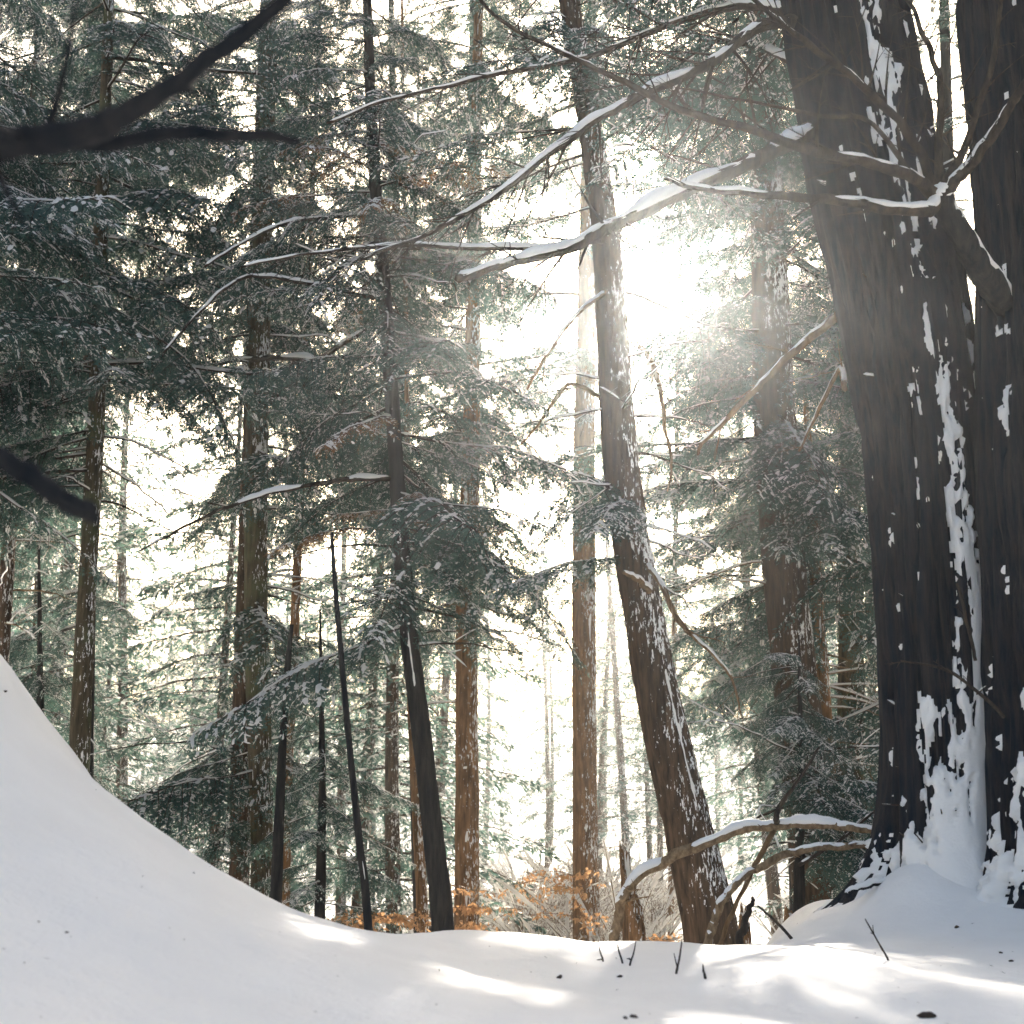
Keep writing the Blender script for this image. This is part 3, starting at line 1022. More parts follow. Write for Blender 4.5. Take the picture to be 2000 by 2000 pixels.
tree('left', 'straight_tree', 'brown mossy trunk rising behind the snow bank at far left', [(152, 1520, 40), (160, 1350, 38), (170, 1150, 35), (180, 980, 33), (188, 800, 32), (195, 500, 28)], 12, M['bark_moss'], 13, 24, 120, .006, .1, 30)
tree('left2', 'straight_tree', 'dark trunk with snowy bare twigs at the left edge', [(2, 1300, 28), (12, 1150, 27), (20, 1000, 25), (30, 800, 22)], 14.5, M['bark_brown'], 13, 16, 80, .005, .1, 31)
tree('right', 'straight_tree', 'stout snow dusted brown trunk behind drooping boughs left of the giants', [(1606, 1840, 104), (1588, 1650, 98), (1560, 1400, 90), (1540, 1200, 86), (1524, 1000, 84), (1512, 800, 80), (1505, 600, 72)], 13, M['bark_brown'], 16, 36, 160, .010, .15, 32, -math.pi / 2 + .2, .66)
tree('right_thin', 'straight_tree', 'thin orange brown stem close right of the stout dusted trunk', [(1632, 1830, 30), (1620, 1550, 28), (1605, 1300, 26), (1590, 1080, 23), (1580, 900, 18)], 14.5, M['bark_tan_sunglow'], zpix(720, 14.5), 16, 80, .004, .1, 33, -math.pi / 2, .6)
tree('dark_foot', 'straight_tree', 'mossy dark trunk standing low behind the arched fallen limbs', [(1640, 1840, 70), (1652, 1700, 66), (1658, 1550, 60), (1662, 1300, 50)], 16.5, M['bark_moss'], 14, 20, 90, .007, .2, 34)
tree('slim_shadow', 'straight_tree', 'narrow tan trunk just behind the foot of the slim dark tree', [(826, 1830, 24), (815, 1600, 21), (805, 1400, 18), (800, 1200, 14)], 15, M['bark_tan_sunglow'], 12, 12, 70, .003, .1, 35)

# boughs on them
def D(key, py0, py1, n, Lmin, Lmax, seed, **kw):
    root, C, Wd, base = TREES[key]
    d = base[1]
    z0, z1 = zpix(py0, d), zpix(py1, d)
    c = dress(root, C, z0, z1, n, Lmin, Lmax, random.Random(seed), **kw)


D('lean', 330, -250, 30, 1.2, 2.2, 1)
D('pale', 1250, -150, 36, 1.2, 2.6, 2)
D('orange', 1350, -150, 60, 1.4, 2.8, 3)
D('slim', 1250, -150, 60, 1.1, 2.1, 4, brown=.06)
D('dbl_a', 1300, -200, 46, 1.5, 2.8, 5)
D('dbl_b', 1650, 500, 18, 1.2, 2.4, 6, tilt=(.1, .6))
D('left', 950, -250, 76, 1.5, 2.7, 7)
D('left2', 1000, -200, 44, 1.4, 2.6, 8)
D('right', 1150, -150, 60, 1.3, 2.6, 9)
D('right_thin', 1000, -100, 30, 1.0, 2.0, 10)
D('dark_foot', 1650, 300, 40, 1.2, 2.3, 11)
D('pale_thin', 1350, 0, 22, 1.2, 2.4, 12)
D('slim_shadow', 1200, 200, 9, 1.0, 2.0, 13)
D('slim', 520, -150, 22, 1.0, 1.7, 43, gaps=False)
D('orange', 500, -150, 16, 1.2, 2.2, 44, gaps=False)
D('dbl_a', 650, -200, 18, 1.4, 2.4, 45, gaps=False)
D('slim', 430, 250, 12, 1.0, 1.6, 41, brown=.9, gaps=False)
D('slim', 1040, 960, 5, .8, 1.2, 42, brown=1.0, gaps=False)
D('big_lean', -60, -450, 10, 1.5, 2.6, 14, gaps=False, az=(-.3, 3.4))


# ---- more hemlocks whose crowns fill the wood
def plain_tree(key, label, px, d, w, ztop, seed, mat='bark_dark', boughs=(), lean=0, name='hemlock_tree', pyb=1800, young=0):
    pts = [(px, pyb, w), (px + lean * .5, 1000, w * .85), (px + lean, 300, w * .6)]
    if young:
        pts = [(px, pyb, w), (px + 4, (pyb + young) / 2, w * .6), (px, young, 3)]
    tree(key, name, label, pts, d, M[mat], ztop, 16, 80, .005, .12, seed)
    for k, b in enumerate(boughs):
        D(key, *b[:5], seed * 7 + k, **(b[5] if len(b) > 5 else {}))


plain_tree('f1', 'dark hemlock crown behind the forked overhanging branch in the upper left corner', -130, 10, 36, 12, 51, boughs=[(900, -250, 80, 1.4, 2.6)])
plain_tree('f2', 'hemlock crown hanging above the pale gap at left, between two trunks', 166, 15, 26, 15, 52, boughs=[(900, -250, 76, 1.6, 3.0)], lean=22)
plain_tree('f3', 'hemlock crown filling the top left of centre behind the slim tree', 505, 18, 30, 17, 53, boughs=[(950, -200, 58, 1.6, 3.0)], lean=8)
plain_tree('f4', 'hemlock with drooping sprays right of the sun and leaning trunk', 1575, 16.5, 40, 17, 54, boughs=[(1450, -150, 76, 1.4, 2.9)], lean=-60)
plain_tree('f5', 'hemlock crown seen between the two giant trunks at upper right', 1850, 12.5, 40, 14, 55, boughs=[(1500, -200, 56, 1.3, 2.3)])
plain_tree('f6', 'hemlock crown high behind the snowy limbs at top centre', 912, 21, 30, 20, 56, boughs=[(1050, -200, 64, 1.4, 2.9)], lean=10)
plain_tree('f7', 'young low hemlock with dense sprays at the foot of the sapling stems', 625, 13, 22, None, 57, young=1190, boughs=[(1780, 1220, 28, .7, 1.5, dict(taper=.35, gaps=False, tilt=(.0, .45)))])
plain_tree('f8', 'young hemlock with drooping sprays behind the arched limbs beside the giants', 1560, 11.2, 24, None, 58, young=1240, boughs=[(1690, 1280, 46, .7, 1.45, dict(taper=.5, tilt=(.0, .45)))])
plain_tree('f9', 'snowy young hemlock by the left edge behind the snow bank', 75, 15.5, 24, None, 59, young=1010, boughs=[(1500, 1060, 34, .7, 1.5, dict(taper=.4))])
plain_tree('f10', 'hemlock crown behind the stout dusted trunk at right', 1560, 21, 34, 20, 60, boughs=[(1550, -100, 76, 1.5, 3.0)], lean=-40)
plain_tree('f11', 'hemlock crown at far left behind the mossy trunk', 158, 20, 26, 19, 61, boughs=[(1350, -100, 76, 1.5, 3.0)], lean=25)
plain_tree('f12', 'hemlock crown behind the slim dark tree at mid height', 820, 20, 26, 19, 62, boughs=[(1150, -100, 34, 1.4, 2.7)], lean=-50)

def hang(points, keys, r, kinds=(0, 1, 2, 3, 5, 7)):
    """boughs whose sprays hang where the picture shows foliage, each from the nearest fitting tree"""
    for px, py in points:
        ks = keys[:]
        r.shuffle(ks)
        for key in ks:
            root, C, Wd, base = TREES[key]
            q, t = at(px, py, base[1] + r.uniform(-.8, .3))
            i = int(np.argmin(np.abs(C[:, 2] - q[2] - .3)))
            v = q - C[i]
            L = math.hypot(v[0], v[1]) / .62
            if L < .7 or L > 3.3 or v[2] > .3:
                continue
            az = math.atan2(v[1], v[0])
            tl = math.atan2(-v[2] - .05 * L, math.hypot(v[0], v[1]))
            if any(in_corridor(p_, .36) for p_ in bough_points(C[i], az, tl, L)):
                continue
            place_bough(root, C[i], az, tl, L, BOUGH[r.choice(kinds)], r.uniform(-.3, .3))
            BPTS.extend(bough_points(C[i], az, tl, L))
            break


RT = [(1340, 660), (1400, 700), (1330, 780), (1420, 800), (1380, 880), (1440, 950), (1400, 1010), (1460, 1080), (1430, 1180), (1380, 1250), (1480, 880), (1540, 960),
      (1600, 960), (1650, 1000), (1560, 1060), (1650, 900), (1620, 760), (1350, 400), (1360, 720), (1400, 640), (1450, 620), (1500, 700), (1310, 690), (1350, 960),
      (1320, 1080), (1340, 1150), (1470, 1250), (1490, 500), (1440, 420), (1600, 1020), (1680, 1050), (1560, 880), (1420, 1330), (1380, 1380)]
hang(RT + RT[:18], ['right', 'f4', 'f10', 'right_thin'], random.Random(8))
hang([(1300, 200), (1420, 180), (1250, 60), (1380, 60), (1060, 60), (1000, 150), (1330, 300), (1440, 300), (1200, 160), (1080, 220), (1000, 300), (930, 60), (860, 130), (1500, 120), (1400, 20), (1300, 20)], ['lean', 'pale', 'f4', 'f6', 'right'], random.Random(9))
hang([(1020, 700), (960, 760), (1000, 850), (950, 1100), (1000, 1150), (970, 1250), (880, 850), (940, 930), (980, 1020), (860, 700), (900, 600), (1000, 620), (960, 520)], ['orange', 'f6', 'slim', 'pale'], random.Random(10))
hang([(60, 60), (150, 150), (260, 90), (80, 420), (200, 380), (330, 330), (430, 250), (560, 180), (620, 80), (450, 60), (330, 180), (520, 330), (650, 300), (720, 60), (800, 200), (60, 650), (300, 600), (150, 560), (400, 480), (600, 620), (560, 760), (650, 850), (430, 780)],
     ['left', 'f1', 'f2', 'f3', 'dbl_a', 'slim', 'left2'], random.Random(12), (0, 1, 2, 4, 4, 6, 7))

plain_tree('f13', 'faint hemlock in the bright air just right of the leaning trunk', 1310, 27, 12, 21, 63, 'bark_tan_sunglow', boughs=[(1350, 100, 60, 1.5, 3.2)], lean=20)
plain_tree('f14', 'faint hemlock in the bright air between the orange and pale trunks', 1139, 30, 9, 20, 64, 'bark_tan_sunglow', boughs=[(900, 150, 44, 1.3, 2.8)], lean=10)
hang([(1330, 450), (1380, 500), (1450, 480), (1290, 560), (1420, 560), (1340, 620), (1480, 560), (1280, 430), (1460, 400), (1500, 620)] * 2, ['f13', 'f10', 'f4'], random.Random(21))

hang([(330, 1560), (290, 1590), (380, 1540), (400, 1500), (340, 1530)], ['dbl_b', 'dbl_a'], random.Random(15))
KL = ['orange', 'slim', 'f6', 'f12', 'pale', 'f14', 'lean']
shade([(px, py) for px in range(0, 1000, 60) for py in (1500, 1560, 1640, 1720, 1800, 1860, 1930, 1985) if py > 1300 + px * .6], KL, 7, random.Random(5))
KR = ['lean', 'pale', 'right', 'right_thin', 'f4', 'f10', 'dark_foot', 'f6', 'orange']
shade([(px, py) for px in range(1000, 2000, 60) for py in (1925, 1955, 1985) if not (px > 1780 and 1930 < py < 1980)], KR, 5, random.Random(6))
shade([(1900, 1850), (1960, 1880), (1850, 1830), (1000, 1870), (1100, 1880), (1150, 1900), (1250, 1900), (1950, 1920), (1750, 1930)], KR, 3, random.Random(7))

# dead snowy lower branches on several trunks
drr = random.Random(9)


def dead(key, n, py0, py1, L, mat, seed, tw=5, snow=1.2, az=None):
    root, C, Wd, base = TREES[key]
    rr = random.Random(seed)
    z0, z1 = zpix(py0, base[1]), zpix(py1, base[1])
    for k in range(n):
        z = rr.uniform(min(z0, z1), max(z0, z1))
        i = int(np.clip(np.searchsorted(C[:, 2], z), 1, len(C) - 1))
        a = rr.uniform(0, 2 * math.pi) if az is None else rr.uniform(*az)
        l = L * rr.uniform(.5, 1.15)
        us = np.linspace(0, 1, 14)
        dv = np.array([math.cos(a), math.sin(a), rr.uniform(-.25, .35)])
        P = C[i][None] + dv[None] * (us * l)[:, None]
        P[:, 2] -= rr.uniform(.0, .4) * l * us ** 2
        P += np.stack([fbm(us * 4, q * 5.1, rr.random() * 50, seed, 2) for q in range(3)], 1) * (.09 * l) * us[:, None]
        r_ = np.linspace(min(.013, Wd[i] * .35), .003, 14)
        mb, sm = MB(), MB()
        tube(mb, P, r_, 6, .1)
        twiggy(mb, P, r_, rr, tw, l * .5, sno=sm)
        o = mb.build('dead_branch', mat, root, base)
        snow_on(sm, P, r_, snow * 1.2, seed + k)
        sm.build('snow_cover', M['snow_cap'], o, base)


dead('left2', 12, 1250, 1020, 1.4, M['twig_warm'], 1, 6)
dead('right_thin', 16, 1600, 1050, 1.5, M['twig_warm'], 2, 6, az=(-1.2, 1.0))
dead('slim', 14, 1350, 300, 1.2, M['twig'], 3)
dead('lean', 16, 1300, 300, 1.0, M['twig'], 4, 6)
dead('dbl_a', 8, 1500, 500, 1.5, M['twig'], 5)
dead('orange', 6, 1400, 1100, 1.2, M['twig_warm'], 6)
dead('left', 6, 1000, 700, 1.0, M['twig'], 7)
dead('right', 8, 1300, 700, 1.2, M['twig_warm'], 8)
dead('dbl_b', 8, 1700, 1300, 1.6, M['twig'], 10)
dead('f8', 8, 1700, 1400, 1.2, M['twig'], 12)
# conspicuous limbs
ro, _, _, bo = TREES['slim']
limb(ro, bo, [(770, 932, 16, 11), (700, 935, 14, 10.8), (620, 945, 12, 10.6), (520, 965, 10, 10.4), (420, 1000, 8, 10.2), (330, 1045, 6, 10.1), (275, 1075, 4, 10)], M['twig'], snow=1.6, twigs=12, tlen=.4, seed=30)
limb(ro, bo, [(745, 580, 16, 11), (700, 575, 15, 10.9), (610, 555, 13, 10.8), (520, 540, 11, 10.7), (470, 545, 10, 10.6), (400, 600, 7, 10.5), (320, 690, 5, 10.4)], M['twig'], snow=1.5, twigs=8, tlen=.4, seed=31)
limb(ro, bo, [(732, 420, 14, 11), (640, 425, 12, 10.8), (560, 435, 10, 10.6), (480, 470, 8, 10.5), (400, 520, 6, 10.4)], M['twig'], snow=1.5, twigs=8, tlen=.4, seed=32)
ro, _, _, bo = TREES['dbl_a']
limb(ro, bo, [(640, 705, 14, 13.6), (560, 700, 14, 13.7), (470, 703, 13, 13.8), (400, 715, 11, 13.6), (340, 735, 8, 13.4)], M['twig'], snow=1.8, twigs=5, tlen=.4, seed=33)
limb(ro, bo, [(505, 800, 18, 14), (560, 760, 16, 13.8), (640, 690, 14, 13.6), (720, 640, 10, 13.4)], M['twig'], snow=1.4, twigs=6, tlen=.4, seed=34)
ro, _, _, bo = TREES['orange']
limb(ro, bo, [(915, 1185, 13, 16), (890, 1178, 13, 15.8), (865, 1182, 10, 15.6)], M['twig_warm'], snow=1.8, twigs=1, tlen=.2, seed=35)
limb(ro, bo, [(915, 1180, 14, 15.9), (950, 1185, 13, 15.7), (990, 1200, 9, 15.5), (1030, 1210, 6, 15.4)], M['twig_warm'], snow=1.8, twigs=3, tlen=.3, seed=36)
ro, _, _, bo = TREES['lean']
limb(ro, bo, [(1235, 670, 15, 10.4), (1262, 690, 14, 10.3), (1285, 740, 13, 10.2), (1298, 830, 10, 10.2), (1312, 900, 7, 10.2), (1305, 960, 4, 10.2)], M['twig_warm'], snow=.4, twigs=4, tlen=.3, seed=37)
limb(ro, bo, [(1262, 1100, 17, 10.3), (1290, 1140, 15, 10.2), (1330, 1220, 13, 10.1), (1385, 1270, 10, 10), (1430, 1330, 7, 10), (1450, 1400, 4, 10)], M['twig_warm'], snow=.5, twigs=8, tlen=.4, seed=38)
limb(ro, bo, [(1268, 1155, 16, 10.2), (1245, 1132, 14, 10.0), (1218, 1117, 9, 9.9)], M['twig_warm'], snow=1.5, seed=39)
limb(ro, bo, [(1180, 780, 12, 10.4), (1120, 750, 10, 10.3), (1095, 765, 9, 10.2), (1050, 830, 7, 10.2), (1015, 870, 4, 10.2)], M['twig_warm'], snow=.6, twigs=4, tlen=.3, seed=40)
limb(ro, bo, [(1185, 570, 14, 10.3), (1130, 610, 11, 10.2), (1070, 690, 9, 10.1), (1030, 760, 6, 10.1)], M['twig_warm'], snow=.5, twigs=4, tlen=.3, seed=41)

# ---- arched fallen limbs, snag, logs near the giants' foot
def standalone(name, label, cat, pts, mat, snow, twigs=0, tlen=.3, seed=0, part='limb', **kw):
    p, t = at(pts[0][0], pts[0][1], pts[0][3])
    base = np.array([p[0], p[1], hz(p[0], p[1])])
    root = thing(name, label, cat, tuple(base))
    limb(root, base, pts, mat, part, snow=snow, twigs=twigs, tlen=tlen, seed=seed, **kw)
    return root, base


ra, ba = standalone('fallen_limb', 'upper of two snow topped arched limbs leaning on the giant trunk', 'fallen limb',
                    [(1196, 1880, 28, 7.9), (1206, 1800, 27, 7.9), (1222, 1742, 26, 7.85), (1300, 1680, 28, 7.8), (1430, 1625, 28, 7.7), (1530, 1610, 26, 7.6), (1620, 1610, 24, 7.5), (1700, 1622, 22, 7.4), (1770, 1640, 20, 7.3)], M['limb_pale'], 1.3, 3, .2, 60, n=80, segs=12, rough=.3, thin=.7)
limb(ra, ba, [(1518, 1608, 16, 7.6), (1516, 1590, 14, 7.55), (1545, 1545, 10, 7.5), (1575, 1500, 8, 7.5), (1600, 1460, 5, 7.5)], M['twig'], 'branch', snow=.3, twigs=2, tlen=.15, seed=61)
limb(ra, ba, [(1512, 1620, 15, 7.62), (1480, 1680, 13, 7.7), (1440, 1760, 11, 7.8), (1405, 1850, 12, 7.9)], M['twig_warm'], 'branch', snow=.4, seed=62)
standalone('fallen_limb', 'lower of two snow topped arched limbs leaning on the giant trunk', 'fallen limb',
           [(1372, 1880, 24, 7.6), (1395, 1800, 22, 7.6), (1430, 1735, 21, 7.55), (1480, 1695, 21, 7.5), (1560, 1662, 20, 7.45), (1660, 1652, 19, 7.4), (1770, 1655, 17, 7.3)], M['limb_pale'], 1.5, 3, .2, 63, n=70, segs=12, rough=.3, thin=.7)
standalone('log', 'short snowy log propped against the left foot of the giant tree', 'log', [(1640, 1835, 34, 7.0), (1670, 1790, 32, 7.05), (1705, 1735, 28, 7.1)], M['bark_dark'], 1.4, seed=64, rough=.2, segs=12)
standalone('log', 'small snowy stick jutting left from the foot of the giant tree', 'stick', [(1735, 1725, 16, 7.0), (1700, 1728, 15, 6.95), (1665, 1738, 13, 6.9), (1653, 1745, 9, 6.9)], M['bark_dark'], 1.5, seed=65)
standalone('broken_stick', 'short broken stick standing in the snow between the arched limbs', 'stick', [(1440, 1860, 24, 8.4), (1452, 1810, 20, 8.4), (1466, 1770, 13, 8.4), (1472, 1755, 6, 8.4)], M['twig'], .6, seed=66)
standalone('dead_stick', 'thin dark stick leaning from the snow toward the giant tree roots', 'stick', [(1560, 1850, 9, 6.7), (1530, 1815, 8, 6.9), (1500, 1785, 6, 7.1), (1480, 1770, 4, 7.2)], M['twig'], .3, 2, .12, 67)
standalone('dead_stick', 'thin dark stick rising behind the arched limbs toward the trunk', 'stick', [(1560, 1690, 10, 8.2), (1640, 1640, 9, 8.1), (1700, 1590, 8, 8.0), (1755, 1560, 6, 7.9)], M['twig'], .5, 4, .2, 68)

# snag: a broken stub with a splintered top
def snag(label, px, py0, py1, w, d, mat, seed, peak=None):
    P, W = [], []
    for f in np.linspace(0, 1, 6):
        p, t = at(px + (peak or 0) * f * .3, py0 + (py1 - py0) * f, d)
        P.append(p)
        W.append(w * (1.15 - .25 * f) * t / F / 2)
    P, W = np.array(P), np.array(W)
    base = P[0].copy()
    base[2] = hz(base[0], base[1])
    P[0][2] = base[2] - .3
    root = thing('broken_stump', label, 'stump', tuple(base))
    V, N, C, Wd, sc, th = trunk_mesh(P, W, 28, 50, .008, seed=seed, flare=.2, flare_h=.3)
    # splintered rim: pull the upper rings down by angle
    top = V[-1, :, 2].mean()
    hgt = top - base[2]
    cut = hgt * (.10 + .38 * (0.5 + 0.5 * np.cos(th - 2.6)) ** .6 * .9 + .08 * vnoise(np.cos(th) * 4, np.sin(th) * 4, 0, seed))
    lim = top - (cut.max() - cut) * 1.0
    V[..., 2] = np.minimum(V[..., 2], lim[None])
    cen = V.mean(1)
    mb = MB()
    mb.add(V.reshape(-1, 3), gridfaces(50, 28))
    # inside of the break
    n0 = mb.n
    inner = np.vstack([V[-1] * .55 + C[-1][None] * .45 - np.array([0, 0, .1])])
    inner[:, 2] = np.minimum(inner[:, 2], V[-1, :, 2] - .02)
    ring = np.vstack([V[-1], inner, inner.mean(0)[None]])
    j = np.arange(28)
    mb.add(ring, np.stack([j, (j + 1) % 28, 28 + (j + 1) % 28, 28 + j], 1))
    mb.q.append(np.stack([28 + j, 28 + (j + 1) % 28, np.full(28, 56)], 1) + n0)
    tr = mb.build('trunk', mat, root, base)
    sm = MB()
    cap = np.vstack([inner * 1.0 + np.array([0, 0, .03]), inner.mean(0)[None] + np.array([0, 0, .08])])
    sm.add(cap, np.stack([j, (j + 1) % 28, np.full(28, 28)], 1))
    sm.build('snow_cover', M['snow_cap'], tr, base)


snag('broken tan stump with a splintered point between the pale and leaning trunks', 1240, 1840, 1640, 40, 12, M['bark_tan_sunglow'], 71, -40)
snag('low broken stump with a snow cap behind the lower arched limb', 1545, 1850, 1765, 24, 11, M['bark_tan_sunglow'], 72)
snag('short pale stump seen between the feet of the arched limbs', 1455, 1850, 1755, 22, 14, M['bark_tan_sunglow'], 73)

# ------------------------------------------------------------------ near tree with blurred overhanging limbs
p, t = at(-560, 1000, 1.55)
nb = np.array([p[0], p[1], hz(p[0], p[1])])
nroot = thing('near_tree', 'dark out of focus branches reaching in from the left edge', 'tree', tuple(nb))
ztr = np.linspace(-.2, 5.0, 40)
mb = MB()
tube(mb, np.stack([nb[0] + .02 * np.sin(ztr), nb[1] + 0 * ztr, nb[2] + ztr], 1), np.linspace(.085, .05, 40), 20, .1, 3)
mb.build('trunk', M['near'], nroot, nb)
limb(nroot, nb, [(-540, 395, 85, 1.5), (-250, 345, 78, 1.35), (0, 284, 66, 1.25), (110, 268, 60, 1.22), (190, 250, 52, 1.2), (300, 190, 45, 1.18), (430, 100, 37, 1.16), (560, -5, 31, 1.14), (680, -110, 34, 1.1)], M['near'], n=60, segs=14, seed=80, snow=0, thin=1.0, twigs=5, tlen=.16, depth=0)
limb(nroot, nb, [(90, 278, 34, 1.23), (200, 284, 33, 1.24), (290, 268, 31, 1.25), (370, 258, 29, 1.26), (450, 266, 26, 1.27), (530, 266, 22, 1.28), (575, 275, 16, 1.28), (592, 284, 6, 1.28)], M['near'], n=44, segs=12, seed=81, thin=1.0)
limb(nroot, nb, [(-540, 680, 50, 1.5), (-250, 780, 48, 1.5), (0, 893, 46, 1.45), (60, 930, 42, 1.45), (120, 972, 40, 1.45), (165, 998, 42, 1.45), (190, 1012, 18, 1.45)], M['near'], n=44, segs=12, seed=82, thin=1.0)

# ------------------------------------------------------------------ beech saplings holding dry leaves
def beech(label, px, py, d, h, nleaf, seed, spread=.5, lean=0.0):
    rr = random.Random(seed)
    p, t = at(px, py, d)
    base = np.array([p[0], p[1], hz(p[0], p[1])])
    root = thing('beech_sapling', label, 'sapling', tuple(base))
    top = p[2] + h
    us = np.linspace(0, 1, 16)
    P = np.stack([base[0] + lean * us ** 2, base[1] + .05 * us, base[2] - .05 + (top - base[2]) * us], 1)
    mb = MB()
    tube(mb, P, np.linspace(.012, .003, 16), 6)
    mb.build('trunk', M['twig_warm'], root, base)
    tips = []
    w = MB()
    for k in range(16):
        f = 1 - (h * 1.5 / (top - base[2])) * rr.random()
        f = max(.1, min(.98, f))
        i = int(f * 15)
        a = rr.uniform(0, 6.28)
        L = spread * rr.uniform(.5, 1.1)
        dv = np.array([math.cos(a), math.sin(a), rr.uniform(-.05, .35)])
        v = np.linspace(0, 1, 7)
        Q = P[i][None] + dv[None] * (v * L)[:, None] + np.array([0, 0, -1])[None] * (v ** 2 * L * .25)[:, None]
        tube(w, Q, np.linspace(.004, .0015, 7), 4)
        tips.append(Q)
    w.build('branch', M['twig_warm'], root, base)
    LP, LD, LS, LL, LW = [], [], [], [], []
    for k in range(nleaf):
        Q = rr.choice(tips)
        i = rr.randint(1, 6)
        LP.append(Q[i] + nrg.normal(0, .02, 3))
        dv = unit(np.array([rr.gauss(0, 1), rr.gauss(0, 1), -1.0 + rr.gauss(0, .5)]))
        LD.append(dv)
        LS.append(unit(np.cross(dv, nrg.normal(0, 1, 3))))
        LL.append(rr.uniform(.04, .075))
        LW.append(rr.uniform(.018, .032))
    lf = MB()
    quad_leaves(lf, LP, LD, LS, LL, LW)
    lf.build('foliage', M['beech'], root, base, smooth=False)


beech('orange leaved beech sapling low between the sapling stem and slim tree', 765, 1760, 12.5, .12, 420, 1, .6)
beech('faint orange leaved beech sapling left of the thin sapling stem', 690, 1770, 12.2, .05, 200, 2, .4)
beech('pale orange leaved beech sapling at the foot of the orange trunk', 905, 1760, 13, .3, 420, 3, .3)
beech('glowing orange leaved beech sapling at the foot of the pale trunk', 1120, 1740, 15, .35, 460, 4, .5)
beech('sparse orange leaved beech sapling in the bright clearing', 1020, 1745, 20, .3, 300, 5, .9)
beech('small orange leaved beech sapling behind the arched limb foot', 1290, 1815, 13, .05, 200, 6, .4)

# ------------------------------------------------------------------ dead stalks and bits on the near snow
def stalk(label, pts, w, seed, tw=1):
    p0 = on_snow(*pts[0])
    d0 = p0[1]
    P = [p0 - np.array([0, 0, .05]), p0] + [at(px, py, d0 + .03 * k)[0] for k, (px, py) in enumerate(pts[1:], 1)]
    n = 16
    C = catmull(P, n)
    mb = MB()
    root_o = None
    r_ = np.linspace(w, w * .4, n) * d0 / F / 2
    tube(mb, C, r_, 5, .2, seed)
    if tw:
        twiggy(mb, C[4:], r_[4:], random.Random(seed), tw, .06, depth=0, thick=.7)
    o = mb.build('dead_stalk', M['twig'], None, p0)
    o.location = p0
    tag(o, label, 'stalk', 'dead stalks poking out of the near snow')


stalk('leftmost dead stalk poking from the near snow right of centre', [(1178, 1878), (1172, 1858), (1168, 1838)], 5, 1)
stalk('forked dead stalk second from the left in the near snow', [(1216, 1882), (1208, 1855), (1204, 1836)], 5, 2, 3)
stalk('slanted dead stalk third from the left in the near snow', [(1230, 1886), (1238, 1860), (1242, 1838)], 5, 3, 2)
stalk('tall dark dead stalk in front of the leaning trunk', [(1321, 1902), (1327, 1872), (1332, 1836)], 6, 4)
stalk('short curled dead stalk just right of the tall dark one', [(1378, 1912), (1374, 1895), (1373, 1884)], 7, 5, 0)
stalk('slanting dead stalk in the snow left of the giant roots', [(1735, 1876), (1718, 1845), (1690, 1795)], 6, 6, 2)


def chip(label, px, py, size, seed):
    p = on_snow(px, py)
    th = np.linspace(0, 2 * np.pi, 10, endpoint=False)
    ph = np.linspace(0, math.pi, 7)
    V = np.stack([np.sin(ph)[:, None] * np.cos(th)[None], np.sin(ph)[:, None] * np.sin(th)[None], np.cos(ph)[:, None] * np.ones(10)[None]], -1)
    V = V * (1 + .5 * fbm(V[..., 0] * 1.6, V[..., 1] * 1.6, V[..., 2] * 1.6 + seed, seed, 2)[..., None])
    s = size * p[1] / F
    V = V * np.array([s, s * .7, s * .45])
    a = seed * 1.3
    V = V @ np.array([[math.cos(a), -math.sin(a), 0], [math.sin(a), math.cos(a), .3], [0, 0, 1]])
    mb = MB()
    mb.add(V.reshape(-1, 3), gridfaces(7, 10))
    o = mb.build('bark_chip', M['twig'])
    o.location = p + np.array([0, 0, s * .25])
    tag(o, label, 'bark chip', 'bits of bark lying on the near snow')


for k, (px, py, s, lb) in enumerate([
        (1093, 1911, 8, 'dark bark chip on the snow, largest left of the stalks'), (1210, 1909, 6, 'small bark chip below the forked stalks'),
        (1238, 1988, 9, 'bark chip at the bottom edge below the stalks'), (1222, 1990, 6, 'tiny bark chip beside another at the bottom edge'), (1810, 1988, 15, 'largest dark bark chip at the bottom right'),
        (1868, 1812, 6, 'bark chip on the snow at the giant tree foot'), (1975, 1878, 5, 'bark chip on the snow near the right edge'), (1955, 1862, 4, 'tiny bark chip on snow under the edge tree'),
        (130, 1822, 4, 'half buried chip on the shaded snow at lower left'), (75, 1801, 3, 'faint half buried chip nearest the left edge'), (10, 1352, 5, 'dark chip high on the snow bank at left')]):
    chip(lb, px, py, s, k + 1)

# fallen needles scattered on the near snow
lrr = random.Random(31)
lit = MB()
LP, LD, LS, LL, LW = [], [], [], [], []
for k in range(150):
    y = lrr.uniform(2.6, 7.0)
    x = lrr.uniform(-.42, .42) * y
    a = lrr.uniform(0, 6.28)
    LP.append((x, y, hz(x, y) + .002))
    LD.append((math.cos(a), math.sin(a), lrr.uniform(0, .5)))
    LS.append((-math.sin(a), math.cos(a), .3))
    LL.append(lrr.choice((.006, .009, .012, .02)))
    LW.append(lrr.uniform(.0015, .004))
quad_leaves(lit, LP, LD, LS, LL, LW)
tag(lit.build('needle_litter', M['twig'], smooth=False), 'sparse fallen needles and specks on the near snow', kind='stuff')

